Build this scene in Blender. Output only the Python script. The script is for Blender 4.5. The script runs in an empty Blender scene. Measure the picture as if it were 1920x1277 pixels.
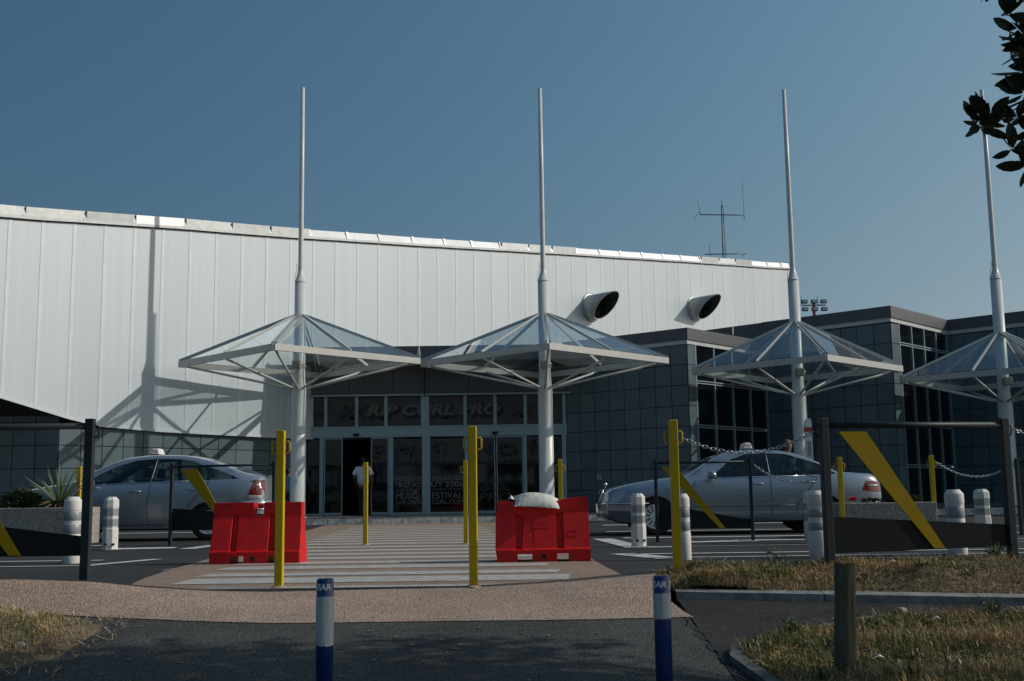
import bpy, bmesh, math, random
from mathutils import Vector, Matrix, noise
random.seed(11)
R = math.radians
S = bpy.context.scene
C = S.collection

# ---------------------------------------------------------------- camera
CH = 0.662
cam = bpy.data.cameras.new("camera"); camo = bpy.data.objects.new("camera", cam); C.objects.link(camo)
cam.sensor_width = 36.0; cam.lens = 36.0 * 2110 / 1920; cam.clip_end = 3000; cam.clip_start = 0.05
pit, rol = R(7.93), R(-0.78)
fw = Vector((0, math.cos(pit), math.sin(pit))); up = Vector((0, -math.sin(pit), math.cos(pit))); rt = Vector((1, 0, 0))
r2 = math.cos(rol) * rt + math.sin(rol) * up; u2 = -math.sin(rol) * rt + math.cos(rol) * up
M = Matrix((r2, u2, -fw)).transposed().to_4x4(); M.translation = Vector((0, 0, CH))
camo.matrix_world = M
S.camera = camo
S.render.resolution_x = 1024; S.render.resolution_y = 681
# ---------------------------------------------------------------- light
EL = R(31)
w = bpy.data.worlds.new("World"); S.world = w; w.use_nodes = True
nt = w.node_tree; nt.nodes.clear()
sky = nt.nodes.new("ShaderNodeTexSky"); sky.sky_type = 'NISHITA'; sky.sun_disc = False
sky.sun_elevation = EL; sky.sun_rotation = R(92); sky.dust_density = 1.2; sky.air_density = 1.0; sky.ozone_density = 1.5
bg = nt.nodes.new("ShaderNodeBackground"); bg.inputs[1].default_value = 0.075
out = nt.nodes.new("ShaderNodeOutputWorld")
# the air's own colour on that evening: deeper and greener blue away from the sun
sp_ = nt.nodes.new("ShaderNodeSeparateColor"); cb_ = nt.nodes.new("ShaderNodeCombineColor"); nt.links.new(sky.outputs[0], sp_.inputs[0])
tcw_ = nt.nodes.new("ShaderNodeTexCoord"); sx_ = nt.nodes.new("ShaderNodeSeparateXYZ"); nt.links.new(tcw_.outputs["Generated"], sx_.inputs[0])
for i_, (a_, g_, top_, k_) in enumerate(((0.978, 0.795, 6.0, 1.126), (1.82, 0.481, 8.0, 0.866), (2.983, 0.255, 9.0, 0.668))):
    mn_ = nt.nodes.new("ShaderNodeMath"); mn_.operation = 'MINIMUM'; mn_.inputs[1].default_value = top_; nt.links.new(sp_.outputs[i_], mn_.inputs[0])
    pw_ = nt.nodes.new("ShaderNodeMath"); pw_.operation = 'POWER'; pw_.inputs[1].default_value = g_; nt.links.new(mn_.outputs[0], pw_.inputs[0])
    ml_ = nt.nodes.new("ShaderNodeMath"); ml_.operation = 'MULTIPLY'; ml_.inputs[1].default_value = a_; nt.links.new(pw_.outputs[0], ml_.inputs[0]); 
    kx_ = nt.nodes.new("ShaderNodeMath"); kx_.operation = 'MULTIPLY'; kx_.inputs[1].default_value = k_; nt.links.new(sx_.outputs[0], kx_.inputs[0])
    ex_ = nt.nodes.new("ShaderNodeMath"); ex_.operation = 'EXPONENT'; nt.links.new(kx_.outputs[0], ex_.inputs[0])
    mm_ = nt.nodes.new("ShaderNodeMath"); mm_.operation = 'MULTIPLY'; nt.links.new(ml_.outputs[0], mm_.inputs[0]); nt.links.new(ex_.outputs[0], mm_.inputs[1]); nt.links.new(mm_.outputs[0], cb_.inputs[i_])
nt.links.new(cb_.outputs[0], bg.inputs[0]); nt.links.new(bg.outputs[0], out.inputs[0])
sl = bpy.data.lights.new("sun", 'SUN'); sl.energy = 2.8; sl.angle = R(0.53); sl.color = (1.0, 0.95, 0.87)
so = bpy.data.objects.new("sun", sl); C.objects.link(so)
L = Vector((-math.cos(EL), -0.03 * math.cos(EL), -math.sin(EL)))
so.rotation_euler = L.to_track_quat('-Z', 'Y').to_euler(); so.location = (30, 1, 20)
S.view_settings.view_transform = 'Standard'; S.view_settings.look = 'None'; S.view_settings.gamma = 1
S.view_settings.use_curve_mapping = False
S.view_settings.exposure = -0.15
S.cycles.max_bounces = 8; S.cycles.transparent_max_bounces = 24

# ---------------------------------------------------------------- materials
def mat(name, col, rough=0.6, metal=0.0, var=0.0, scale=8.0, bump=0.0, bscale=60.0, island=0.0, col2=None, spec=None, coat=0.0, stretch=None, detail=4.0, lo=0.35, hi=0.65):
    m = bpy.data.materials.new(name); m.use_nodes = True
    n = m.node_tree.nodes; l = m.node_tree.links; b = n["Principled BSDF"]
    b.inputs["Roughness"].default_value = rough; b.inputs["Metallic"].default_value = metal
    if spec is not None: b.inputs["Specular IOR Level"].default_value = spec
    if coat: b.inputs["Coat Weight"].default_value = coat; b.inputs["Coat Roughness"].default_value = 0.05
    c = (*col, 1)
    b.inputs["Base Color"].default_value = c
    tc = n.new("ShaderNodeTexCoord"); src = tc.outputs["Object"]
    if stretch:
        mp = n.new("ShaderNodeMapping"); mp.inputs["Scale"].default_value = stretch; l.new(src, mp.inputs[0]); src = mp.outputs[0]
    last = None
    if var or col2:
        nz = n.new("ShaderNodeTexNoise"); nz.inputs["Scale"].default_value = scale; nz.inputs["Detail"].default_value = detail
        nz.inputs["Roughness"].default_value = 0.65
        l.new(src, nz.inputs["Vector"])
        rp = n.new("ShaderNodeValToRGB"); rp.color_ramp.elements[0].position = lo; rp.color_ramp.elements[1].position = hi
        a = col2 if col2 else tuple(x * (1 - var) for x in col); bb = col if col2 else tuple(min(1, x * (1 + var)) for x in col)
        rp.color_ramp.elements[0].color = (*a, 1); rp.color_ramp.elements[1].color = (*bb, 1)
        l.new(nz.outputs["Fac"], rp.inputs[0]); last = rp.outputs[0]
    if island:
        g = n.new("ShaderNodeNewGeometry"); mr = n.new("ShaderNodeMapRange"); mr.inputs[3].default_value = 1 - island; mr.inputs[4].default_value = 1 + island
        l.new(g.outputs["Random Per Island"], mr.inputs[0])
        mx = n.new("ShaderNodeVectorMath"); mx.operation = 'SCALE'
        if last: l.new(last, mx.inputs[0])
        else: mx.inputs[0].default_value = col
        l.new(mr.outputs[0], mx.inputs["Scale"]); last = mx.outputs[0]
    if last: l.new(last, b.inputs["Base Color"])
    if bump:
        nb = n.new("ShaderNodeTexNoise"); nb.inputs["Scale"].default_value = bscale; nb.inputs["Detail"].default_value = 5
        l.new(src, nb.inputs["Vector"])
        bp = n.new("ShaderNodeBump"); bp.inputs["Strength"].default_value = bump; bp.inputs["Distance"].default_value = 0.01
        l.new(nb.outputs["Fac"], bp.inputs["Height"]); l.new(bp.outputs[0], b.inputs["Normal"])
    return m

def speck(name, base, dark, light, scale, rough=0.9, patch=0.12, bump=0.5, pscale=0.9):
    """aggregate surface: voronoi grains with random tone, over large soft patches"""
    m = bpy.data.materials.new(name); m.use_nodes = True
    n = m.node_tree.nodes; l = m.node_tree.links; b = n["Principled BSDF"]; b.inputs["Roughness"].default_value = rough
    b.inputs["Specular IOR Level"].default_value = 0.2
    tc = n.new("ShaderNodeTexCoord")
    v = n.new("ShaderNodeTexVoronoi"); v.inputs["Scale"].default_value = scale; l.new(tc.outputs["Object"], v.inputs["Vector"])
    sep = n.new("ShaderNodeSeparateColor"); l.new(v.outputs["Color"], sep.inputs[0])
    rp = n.new("ShaderNodeValToRGB"); e = rp.color_ramp.elements
    e[0].position = 0.0; e[0].color = (*dark, 1); e[1].position = 1.0; e[1].color = (*light, 1)
    k = e.new(0.35); k.color = (*base, 1); k = e.new(0.75); k.color = (*base, 1)
    l.new(sep.outputs[0], rp.inputs[0])
    nz = n.new("ShaderNodeTexNoise"); nz.inputs["Scale"].default_value = pscale; nz.inputs["Detail"].default_value = 6; nz.inputs["Roughness"].default_value = 0.7
    l.new(tc.outputs["Object"], nz.inputs["Vector"])
    mr = n.new("ShaderNodeMapRange"); mr.inputs[1].default_value = 0.3; mr.inputs[2].default_value = 0.7; mr.inputs[3].default_value = 1 - patch; mr.inputs[4].default_value = 1 + patch
    l.new(nz.outputs["Fac"], mr.inputs[0])
    mx = n.new("ShaderNodeVectorMath"); mx.operation = 'SCALE'; l.new(rp.outputs[0], mx.inputs[0]); l.new(mr.outputs[0], mx.inputs["Scale"])
    # spills and scuffs: small sharp edged blotches with fixed places
    n2 = n.new("ShaderNodeTexNoise"); n2.inputs["Scale"].default_value = pscale * 2.3; n2.inputs["Detail"].default_value = 9; n2.inputs["Roughness"].default_value = 0.75; n2.inputs["Distortion"].default_value = 0.6
    l.new(tc.outputs["Object"], n2.inputs["Vector"])
    m2 = n.new("ShaderNodeMapRange"); m2.inputs[1].default_value = 0.60; m2.inputs[2].default_value = 0.66; m2.inputs[3].default_value = 1.0; m2.inputs[4].default_value = 0.70
    l.new(n2.outputs["Fac"], m2.inputs[0])
    m3 = n.new("ShaderNodeMapRange"); m3.inputs[1].default_value = 0.30; m3.inputs[2].default_value = 0.38; m3.inputs[3].default_value = 1.22; m3.inputs[4].default_value = 1.0
    l.new(n2.outputs["Fac"], m3.inputs[0])
    mm = n.new("ShaderNodeMath"); mm.operation = 'MULTIPLY'; l.new(m2.outputs[0], mm.inputs[0]); l.new(m3.outputs[0], mm.inputs[1])
    mx2 = n.new("ShaderNodeVectorMath"); mx2.operation = 'SCALE'; l.new(mx.outputs[0], mx2.inputs[0]); l.new(mm.outputs[0], mx2.inputs["Scale"])
    l.new(mx2.outputs[0], b.inputs["Base Color"])
    bp = n.new("ShaderNodeBump"); bp.inputs["Strength"].default_value = bump; bp.inputs["Distance"].default_value = 0.006
    l.new(v.outputs["Distance"], bp.inputs["Height"]); l.new(bp.outputs[0], b.inputs["Normal"])
    return m

def glassmat(name, tint, refl=0.25, rough=0.0, base=0.04, dirt=0.0):
    m = bpy.data.materials.new(name); m.use_nodes = True
    n = m.node_tree.nodes; l = m.node_tree.links; n.clear()
    o = n.new("ShaderNodeOutputMaterial"); t = n.new("ShaderNodeBsdfTransparent"); t.inputs[0].default_value = (*tint, 1)
    g = n.new("ShaderNodeBsdfGlossy"); g.inputs["Roughness"].default_value = rough; g.inputs[0].default_value = (0.9, 0.95, 1, 1)
    lw = n.new("ShaderNodeLayerWeight"); lw.inputs[0].default_value = 0.5
    pw = n.new("ShaderNodeMath"); pw.operation = 'POWER'; pw.inputs[1].default_value = 4.0; l.new(lw.outputs["Facing"], pw.inputs[0])
    mr = n.new("ShaderNodeMapRange"); mr.inputs[1].default_value = 0; mr.inputs[2].default_value = 1; mr.inputs[3].default_value = base; mr.inputs[4].default_value = 1.0
    l.new(pw.outputs[0], mr.inputs[0])
    mx = n.new("ShaderNodeMixShader"); l.new(mr.outputs[0], mx.inputs[0]); l.new(t.outputs[0], mx.inputs[1]); l.new(g.outputs[0], mx.inputs[2])
    if dirt:
        df = n.new("ShaderNodeBsdfDiffuse"); df.inputs[0].default_value = (0.62, 0.64, 0.62, 1); tl = n.new("ShaderNodeBsdfTranslucent"); tl.inputs[0].default_value = (0.62, 0.64, 0.62, 1)
        a_ = n.new("ShaderNodeMixShader"); l.new(df.outputs[0], a_.inputs[1]); l.new(tl.outputs[0], a_.inputs[2])
        m2 = n.new("ShaderNodeMixShader"); m2.inputs[0].default_value = dirt; l.new(mx.outputs[0], m2.inputs[1]); l.new(a_.outputs[0], m2.inputs[2]); l.new(m2.outputs[0], o.inputs[0])
    else: l.new(mx.outputs[0], o.inputs[0])
    return m

MT = {}
MT['asphalt'] = speck('asphalt', (0.038, 0.040, 0.039), (0.022, 0.023, 0.023), (0.075, 0.075, 0.072), 90, patch=0.3, pscale=0.5)
MT['asphalt_near'] = speck('asphalt_near', (0.064, 0.066, 0.061), (0.028, 0.029, 0.027), (0.17, 0.165, 0.15), 150, patch=0.25, bump=0.8, pscale=1.6)
MT['asphalt_path'] = speck('asphalt_path', (0.036, 0.034, 0.033), (0.016, 0.016, 0.016), (0.09, 0.085, 0.075), 150, patch=0.35, bump=0.8, pscale=2.2)
MT['apron'] = speck('apron_aggregate', (0.39, 0.275, 0.205), (0.18, 0.13, 0.095), (0.64, 0.52, 0.42), 130, patch=0.20, bump=0.8, pscale=1.4)
MT['cross'] = speck('crosswalk_aggregate', (0.29, 0.205, 0.15), (0.16, 0.115, 0.085), (0.43, 0.34, 0.27), 110, patch=0.14, bump=0.4)
MT['slab'] = speck('slab_paving', (0.16, 0.165, 0.16), (0.10, 0.10, 0.10), (0.22, 0.22, 0.21), 60, patch=0.2)
MT['stripe'] = mat('worn_stripe_paint', (0.50, 0.48, 0.45), 0.7, col2=(0.31, 0.25, 0.21), scale=26, lo=0.36, hi=0.56, stretch=(0.4, 1, 1))
MT['line'] = mat('road_line_paint', (0.60, 0.60, 0.57), 0.7, col2=(0.32, 0.32, 0.31), scale=14, lo=0.3, hi=0.55)
MT['kerb'] = mat('kerb_concrete', (0.66, 0.65, 0.62), 0.85, col2=(0.30, 0.29, 0.27), scale=7, bump=0.4)
MT['kerb_grey'] = mat('kerb_grey', (0.30, 0.30, 0.29), 0.9, col2=(0.16, 0.155, 0.15), scale=9, bump=0.6)
MT['kerb_dark'] = mat('kerb_old_dark', (0.15, 0.145, 0.13), 0.95, col2=(0.07, 0.066, 0.055), scale=7, bump=0.8)
MT['soil'] = mat('verge_soil', (0.20, 0.145, 0.085), 1.0, col2=(0.09, 0.068, 0.04), scale=18, bump=1.0, bscale=30)
MT['ground'] = mat('outer_ground', (0.09, 0.088, 0.08), 1.0, var=0.3, scale=0.3)
MT['cladding'] = mat('hall_cladding', (0.56, 0.612, 0.64), 0.42, metal=0.1, var=0.03, scale=0.6, island=0.025, bump=0.12, bscale=5, stretch=(14, 14, 0.12))
MT['seam'] = mat('hall_seam', (0.61, 0.665, 0.69), 0.4, metal=0.1, var=0.05, scale=3)
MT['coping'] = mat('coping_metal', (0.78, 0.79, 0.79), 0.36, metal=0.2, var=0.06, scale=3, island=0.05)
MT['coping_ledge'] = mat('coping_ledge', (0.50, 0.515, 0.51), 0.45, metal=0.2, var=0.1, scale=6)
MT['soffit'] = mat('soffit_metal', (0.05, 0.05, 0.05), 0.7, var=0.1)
MT['tile'] = mat('grey_stone_tile', (0.098, 0.140, 0.162), 0.42, var=0.10, scale=2.5, island=0.10, bump=0.06, bscale=25)
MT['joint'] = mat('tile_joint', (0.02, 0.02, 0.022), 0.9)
MT['fascia'] = mat('dark_fascia', (0.10, 0.10, 0.115), 0.5, metal=0.1, var=0.08, scale=1.5)
MT['trim'] = mat('pale_trim', (0.55, 0.56, 0.54), 0.45, var=0.06, scale=4)
MT['entrance'] = mat('entrance_panel', (0.11, 0.115, 0.12), 0.6, var=0.1, scale=1.2)
MT['frame'] = mat('window_frame_metal', (0.33, 0.43, 0.455), 0.4, metal=0.3, var=0.05)
MT['wglass'] = mat('dark_window_glass', (0.006, 0.007, 0.008), 0.04, spec=0.6)
MT['dglass'] = glassmat('door_glass', (0.30, 0.31, 0.32), base=0.03)
MT['film'] = mat('brown_window_film', (0.062, 0.057, 0.052), 0.35, col2=(0.046, 0.043, 0.040), scale=1.3)
MT['film_letter'] = mat('film_letter', (0.13, 0.117, 0.107), 0.5, var=0.1)
MT['film_dark'] = mat('film_dark_ink', (0.011, 0.011, 0.012), 0.5)
MT['pine_shape'] = mat('pine_shape_dark', (0.012, 0.012, 0.012), 0.5)
MT['white_letter'] = mat('white_letter', (0.20, 0.207, 0.205), 0.5)
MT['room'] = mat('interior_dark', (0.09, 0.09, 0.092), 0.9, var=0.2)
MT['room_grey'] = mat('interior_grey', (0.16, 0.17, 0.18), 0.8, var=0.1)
MT['mast'] = mat('mast_paint', (0.62, 0.63, 0.60), 0.38, var=0.05, scale=3, bump=0.03)
MT['beam'] = mat('beam_paint', (0.55, 0.54, 0.50), 0.45, var=0.06, scale=5)
MT['hip'] = mat('glazing_bar', (0.42, 0.44, 0.44), 0.3, metal=0.5, var=0.05)
MT['cglass'] = glassmat('canopy_glass', (0.86, 0.92, 0.91), base=0.04, dirt=0.11, rough=0.0)
MT['lampbox'] = mat('spotlight_housing', (0.34, 0.31, 0.26), 0.5, var=0.1)
MT['yellow'] = mat('yellow_paint', (0.56, 0.385, 0.008), 0.5, col2=(0.47, 0.315, 0.01), scale=14, lo=.3, hi=.5, spec=0.3, bump=0.08, bscale=30)
MT['dgrey'] = mat('dark_grey_paint', (0.011, 0.014, 0.016), 0.5, spec=0.2, var=0.10, scale=5)
MT['yellow_panel'] = mat('yellow_panel_paint', (0.36, 0.25, 0.005), 0.6, spec=0.15, col2=(0.32, 0.22, 0.006), scale=10)
MT['post_grey'] = mat('blue_grey_post_paint', (0.020, 0.029, 0.035), 0.55, spec=0.3, var=0.1, scale=6)
MT['steel'] = mat('galvanised_chain', (0.45, 0.46, 0.47), 0.35, metal=0.9, var=0.15, scale=40)
MT['bollard'] = mat('white_concrete', (0.70, 0.68, 0.64), 0.7, col2=(0.52, 0.50, 0.46), scale=9, bump=0.2, lo=0.25, hi=0.5)
MT['bband'] = mat('grey_reflective_band', (0.27, 0.29, 0.30), 0.4, var=0.1, scale=12)
MT['black'] = mat('black_plastic', (0.012, 0.012, 0.012), 0.5)
MT['red'] = mat('red_plastic', (0.66, 0.010, 0.010), 0.5, spec=0.3, col2=(0.40, 0.014, 0.012), scale=7, detail=9, lo=0.3, hi=0.6, bump=0.12, bscale=12)
MT['plug'] = mat('drain_plug', (0.015, 0.005, 0.006), 0.6)
MT['bag'] = mat('woven_bag', (0.62, 0.60, 0.54), 0.7, var=0.10, scale=14, bump=0.5, bscale=22)
MT['blue'] = mat('blue_paint', (0.006, 0.03, 0.15), 0.22, var=0.1, scale=10, coat=0.3)
MT['bwhite'] = mat('scuffed_white_band', (0.62, 0.65, 0.65), 0.35, col2=(0.40, 0.42, 0.43), scale=9, stretch=(3, 3, 0.15))
MT['letterw'] = mat('lettering_white', (0.85, 0.86, 0.86), 0.4)
MT['wood'] = mat('weathered_wood', (0.17, 0.145, 0.085), 0.9, col2=(0.07, 0.062, 0.035), scale=9, stretch=(5, 5, 0.35), bump=0.8, bscale=14)
MT['woodtop'] = mat('wood_end_grain', (0.07, 0.055, 0.035), 0.95, var=0.3, scale=30)
MT['planter'] = speck('planter_aggregate', (0.30, 0.28, 0.25), (0.17, 0.16, 0.145), (0.46, 0.43, 0.39), 55, patch=0.12)
MT['leaf_dark'] = mat('shrub_leaf', (0.045, 0.075, 0.025), 0.6, island=0.45)
MT['leaf_spike'] = mat('spiky_leaf', (0.10, 0.13, 0.045), 0.5, island=0.4)
MT['leaf_dry'] = mat('dry_leaf', (0.10, 0.065, 0.03), 0.8, island=0.3)
MT['rose'] = mat('rose_petal', (0.55, 0.01, 0.03), 0.6, island=0.2)
MT['bark'] = mat('bark', (0.08, 0.06, 0.045), 0.9, var=0.3, scale=20, bump=0.6)
MT['mag_leaf'] = mat('magnolia_leaf', (0.035, 0.05, 0.022), 0.45, spec=0.25, island=0.4)
MT['straw'] = mat('straw', (0.46, 0.35, 0.19), 0.8, island=0.4)
MT['stone'] = mat('stone', (0.30, 0.27, 0.22), 0.9, var=0.25, scale=14, bump=0.5)
MT['litter'] = mat('dry_litter', (0.26, 0.22, 0.16), 0.9, island=0.6)
MT['paper'] = mat('litter_paper', (0.6, 0.55, 0.5), 0.7, var=0.1)
MT['silver1'] = mat('silver_car_paint', (0.31, 0.355, 0.40), 0.28, metal=0.55, coat=0.8)
MT['silver2'] = mat('silver_blue_car_paint', (0.27, 0.315, 0.365), 0.28, metal=0.55, coat=0.8)
MT['cglz'] = glassmat('car_glass', (0.46, 0.53, 0.53), base=0.05)
MT['tyre'] = mat('tyre_rubber', (0.018, 0.018, 0.018), 0.8)
MT['rim'] = mat('wheel_alloy', (0.80, 0.81, 0.82), 0.35, metal=0.1)
MT['inner'] = mat('car_interior', (0.035, 0.036, 0.038), 0.8)
MT['pillar_black'] = mat('gloss_black_trim', (0.012, 0.013, 0.015), 0.2)
MT['chrome'] = mat('chrome', (0.75, 0.75, 0.76), 0.12, metal=1.0)
MT['trimplastic'] = mat('side_trim', (0.09, 0.10, 0.11), 0.5)
MT['redlens'] = mat('red_lens', (0.14, 0.004, 0.006), 0.12, coat=1.0)
MT['clearlens'] = mat('clear_lens', (0.42, 0.44, 0.46), 0.08, metal=0.4, coat=1.0)
MT['taxi_white'] = mat('sign_white_plastic', (0.75, 0.74, 0.70), 0.35)
MT['taxi_red'] = mat('sign_red', (0.45, 0.05, 0.04), 0.4)
MT['skin'] = mat('skin', (0.22, 0.11, 0.07), 0.6)
MT['hair'] = mat('dark_hair', (0.012, 0.009, 0.008), 0.6)
MT['hairb'] = mat('brown_hair', (0.10, 0.045, 0.025), 0.6)
MT['shirt'] = mat('pale_blue_shirt', (0.60, 0.68, 0.80), 0.8, var=0.05, scale=5, bump=0.5, bscale=9)
MT['shirtb'] = mat('blue_shirt', (0.10, 0.26, 0.42), 0.8, var=0.1)
MT['trousers'] = mat('dark_trousers', (0.035, 0.033, 0.042), 0.85, var=0.1)
MT['aerial'] = mat('aerial_metal', (0.09, 0.10, 0.11), 0.5, metal=0.4)
MT['aerial_red'] = mat('aerial_red', (0.25, 0.05, 0.04), 0.6)
MT['vent_out'] = mat('vent_metal', (0.46, 0.46, 0.45), 0.4, metal=0.3, var=0.08, scale=4)
MT['vent_in'] = mat('vent_inside', (0.035, 0.035, 0.035), 0.8, var=0.3, scale=8)
MT['rust'] = mat('rust_streak', (0.56, 0.52, 0.47), 0.6, col2=(0.60, 0.60, 0.58), scale=6)

# ---------------------------------------------------------------- mesh helpers
class MB:
    def __init__(s): s.v = []; s.f = []; s.mi = []; s.sm = []
    def add(s, vs, fs, mi=0, smooth=False):
        o = len(s.v); s.v += [tuple(v) for v in vs]
        for f in fs: s.f.append([i + o for i in f]); s.mi.append(mi); s.sm.append(smooth)
    def box(s, x0, x1, y0, y1, z0, z1, mi=0):
        s.add([(x0, y0, z0), (x1, y0, z0), (x1, y1, z0), (x0, y1, z0), (x0, y0, z1), (x1, y0, z1), (x1, y1, z1), (x0, y1, z1)],
              [(0, 3, 2, 1), (4, 5, 6, 7), (0, 1, 5, 4), (1, 2, 6, 5), (2, 3, 7, 6), (3, 0, 4, 7)], mi)
    def bar(s, p, q, wd, ht, upv=(0, 0, 1), mi=0):
        p, q = Vector(p), Vector(q); d = (q - p).normalized(); u = Vector(upv)
        sd = d.cross(u).normalized(); u = sd.cross(d).normalized()
        vs = []
        for c in (p, q):
            for a, b in ((-1, -1), (1, -1), (1, 1), (-1, 1)): vs.append(c + sd * a * wd / 2 + u * b * ht / 2)
        s.add(vs, [(3, 2, 1, 0), (4, 5, 6, 7), (0, 1, 5, 4), (1, 2, 6, 5), (2, 3, 7, 6), (3, 0, 4, 7)], mi)
    def tube(s, pts, rad, n=10, mi=0, cap=True, closed=False):
        pts = [Vector(p) for p in pts]; m = len(pts); rad = rad if isinstance(rad, (list, tuple)) else [rad] * m
        vs = []; prev = None
        for i, p in enumerate(pts):
            if closed: d = (pts[(i + 1) % m] - pts[i - 1])
            else: d = pts[min(i + 1, m - 1)] - pts[max(i - 1, 0)]
            d.normalize()
            if prev is None:
                a = Vector((0, 0, 1)) if abs(d.z) < 0.9 else Vector((1, 0, 0)); prev = d.cross(a).normalized()
            prev = (prev - d * prev.dot(d)).normalized(); b = d.cross(prev)
            for k in range(n):
                t = 2 * math.pi * k / n; vs.append(p + (prev * math.cos(t) + b * math.sin(t)) * rad[i])
        fs = []
        for i in range(m if closed else m - 1):
            j = (i + 1) % m
            for k in range(n): fs.append((i * n + k, i * n + (k + 1) % n, j * n + (k + 1) % n, j * n + k))
        s.add(vs, fs, mi, True)
        if cap and not closed:
            o = len(s.v) - len(vs); s.f.append([o + k for k in range(n)][::-1]); s.f.append([o + (m - 1) * n + k for k in range(n)]); s.mi += [mi, mi]; s.sm += [False, False]
    def lathe(s, prof, c=(0, 0, 0), n=24, mi=0, axis='z', smooth=True, cap=True):
        vs = []; c = Vector(c)
        for r, h in prof:
            for k in range(n):
                t = 2 * math.pi * (k + 0.5) / n
                a, b = r * math.cos(t), r * math.sin(t)
                vs.append(c + (Vector((a, b, h)) if axis == 'z' else Vector((a, h, b))))
        fs = []
        for i in range(len(prof) - 1):
            for k in range(n):
                q = (i * n + k, i * n + (k + 1) % n, (i + 1) * n + (k + 1) % n, (i + 1) * n + k)
                fs.append(q if axis == 'z' else q[::-1])
        s.add(vs, fs, mi, smooth)
        o = len(s.v) - len(vs); m = len(prof)
        for i, fl in ((0, True), (m - 1, False)):
            if cap and prof[i][0] > 1e-5:
                f = [o + i * n + k for k in range(n)]
                if fl == (axis == 'z'): f = f[::-1]
                s.f.append(f); s.mi.append(mi); s.sm.append(False)
    def quad(s, a, b, c, d, mi=0): s.add([a, b, c, d], [(0, 1, 2, 3)], mi)
    def prism(s, poly, y0, y1, mi=0):  # poly in (x,z), extruded along y
        n = len(poly)
        s.add([(x, y0, z) for x, z in poly] + [(x, y1, z) for x, z in poly],
              [tuple(range(n)), tuple(range(2 * n - 1, n - 1, -1))] + [(i, i + n, (i + 1) % n + n, (i + 1) % n) for i in range(n)], mi)
    def build(s, name, m, parent=None, loc=None):
        me = bpy.data.meshes.new(name); me.from_pydata(s.v, [], s.f)
        ms = m if isinstance(m, (list, tuple)) else [m]
        for k in ms: me.materials.append(MT[k])
        for p, i, sm in zip(me.polygons, s.mi, s.sm): p.material_index = i; p.use_smooth = sm
        me.update()
        o = bpy.data.objects.new(name, me); C.objects.link(o)
        if loc: o.location = loc
        if parent: o.parent = parent
        return o

def fixn(o):
    bm = bmesh.new(); bm.from_mesh(o.data); bmesh.ops.recalc_face_normals(bm, faces=bm.faces); bm.to_mesh(o.data); bm.free(); return o
def bevel(o, wd=0.01, seg=2, ang=35):
    m = o.modifiers.new("b", 'BEVEL'); m.width = wd; m.segments = seg; m.limit_method = 'ANGLE'; m.angle_limit = R(ang)
    return o
def bake(o):
    dg = bpy.context.evaluated_depsgraph_get(); me = bpy.data.meshes.new_from_object(o.evaluated_get(dg))
    o.modifiers.clear(); o.data = me; return o
def tag(o, label=None, cat=None, group=None, kind=None):
    if label: o['label'] = label
    if cat: o['category'] = cat
    if group: o['group'] = group
    if kind: o['kind'] = kind
    return o
def empty(name, label, cat, loc=(0, 0, 0), rz=0, group=None):
    o = bpy.data.objects.new(name, None); C.objects.link(o); o.location = loc; o.rotation_euler = (0, 0, rz)
    o.empty_display_size = 0.2
    return tag(o, label, cat, group)
def copy_tree(root, loc, rz=0, label=None):
    r = root.copy(); C.objects.link(r); r.location = loc; r.rotation_euler = (0, 0, rz)
    if label: r['label'] = label
    for ch in list(root.children):
        c = ch.copy(); C.objects.link(c); c.parent = r
        for g in list(ch.children):
            d = g.copy(); C.objects.link(d); d.parent = c
    return r
def text(name, s, size, m, parent=None, depth=0.003, offset=0.0, shear=0.0, width=None, align='LEFT', spacing=1.0):
    cu = bpy.data.curves.new(name, 'FONT'); cu.body = s; cu.size = size; cu.extrude = depth; cu.offset = offset; cu.shear = shear
    cu.align_x = align; cu.space_character = spacing; cu.resolution_u = 4
    o = bpy.data.objects.new("tmp", cu); C.objects.link(o)
    bpy.context.view_layer.update()
    dg = bpy.context.evaluated_depsgraph_get(); me = bpy.data.meshes.new_from_object(o.evaluated_get(dg))
    bpy.data.objects.remove(o)
    if width:
        xs = [v.co.x for v in me.vertices]; a, b = min(xs), max(xs)
        for v in me.vertices: v.co.x = (v.co.x - a) / (b - a) * width
    me.materials.clear(); me.materials.append(MT[m])
    t = bpy.data.objects.new(name, me); C.objects.link(t)
    if parent: t.parent = parent
    t.rotation_euler = (R(90), 0, 0)
    return t

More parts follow.
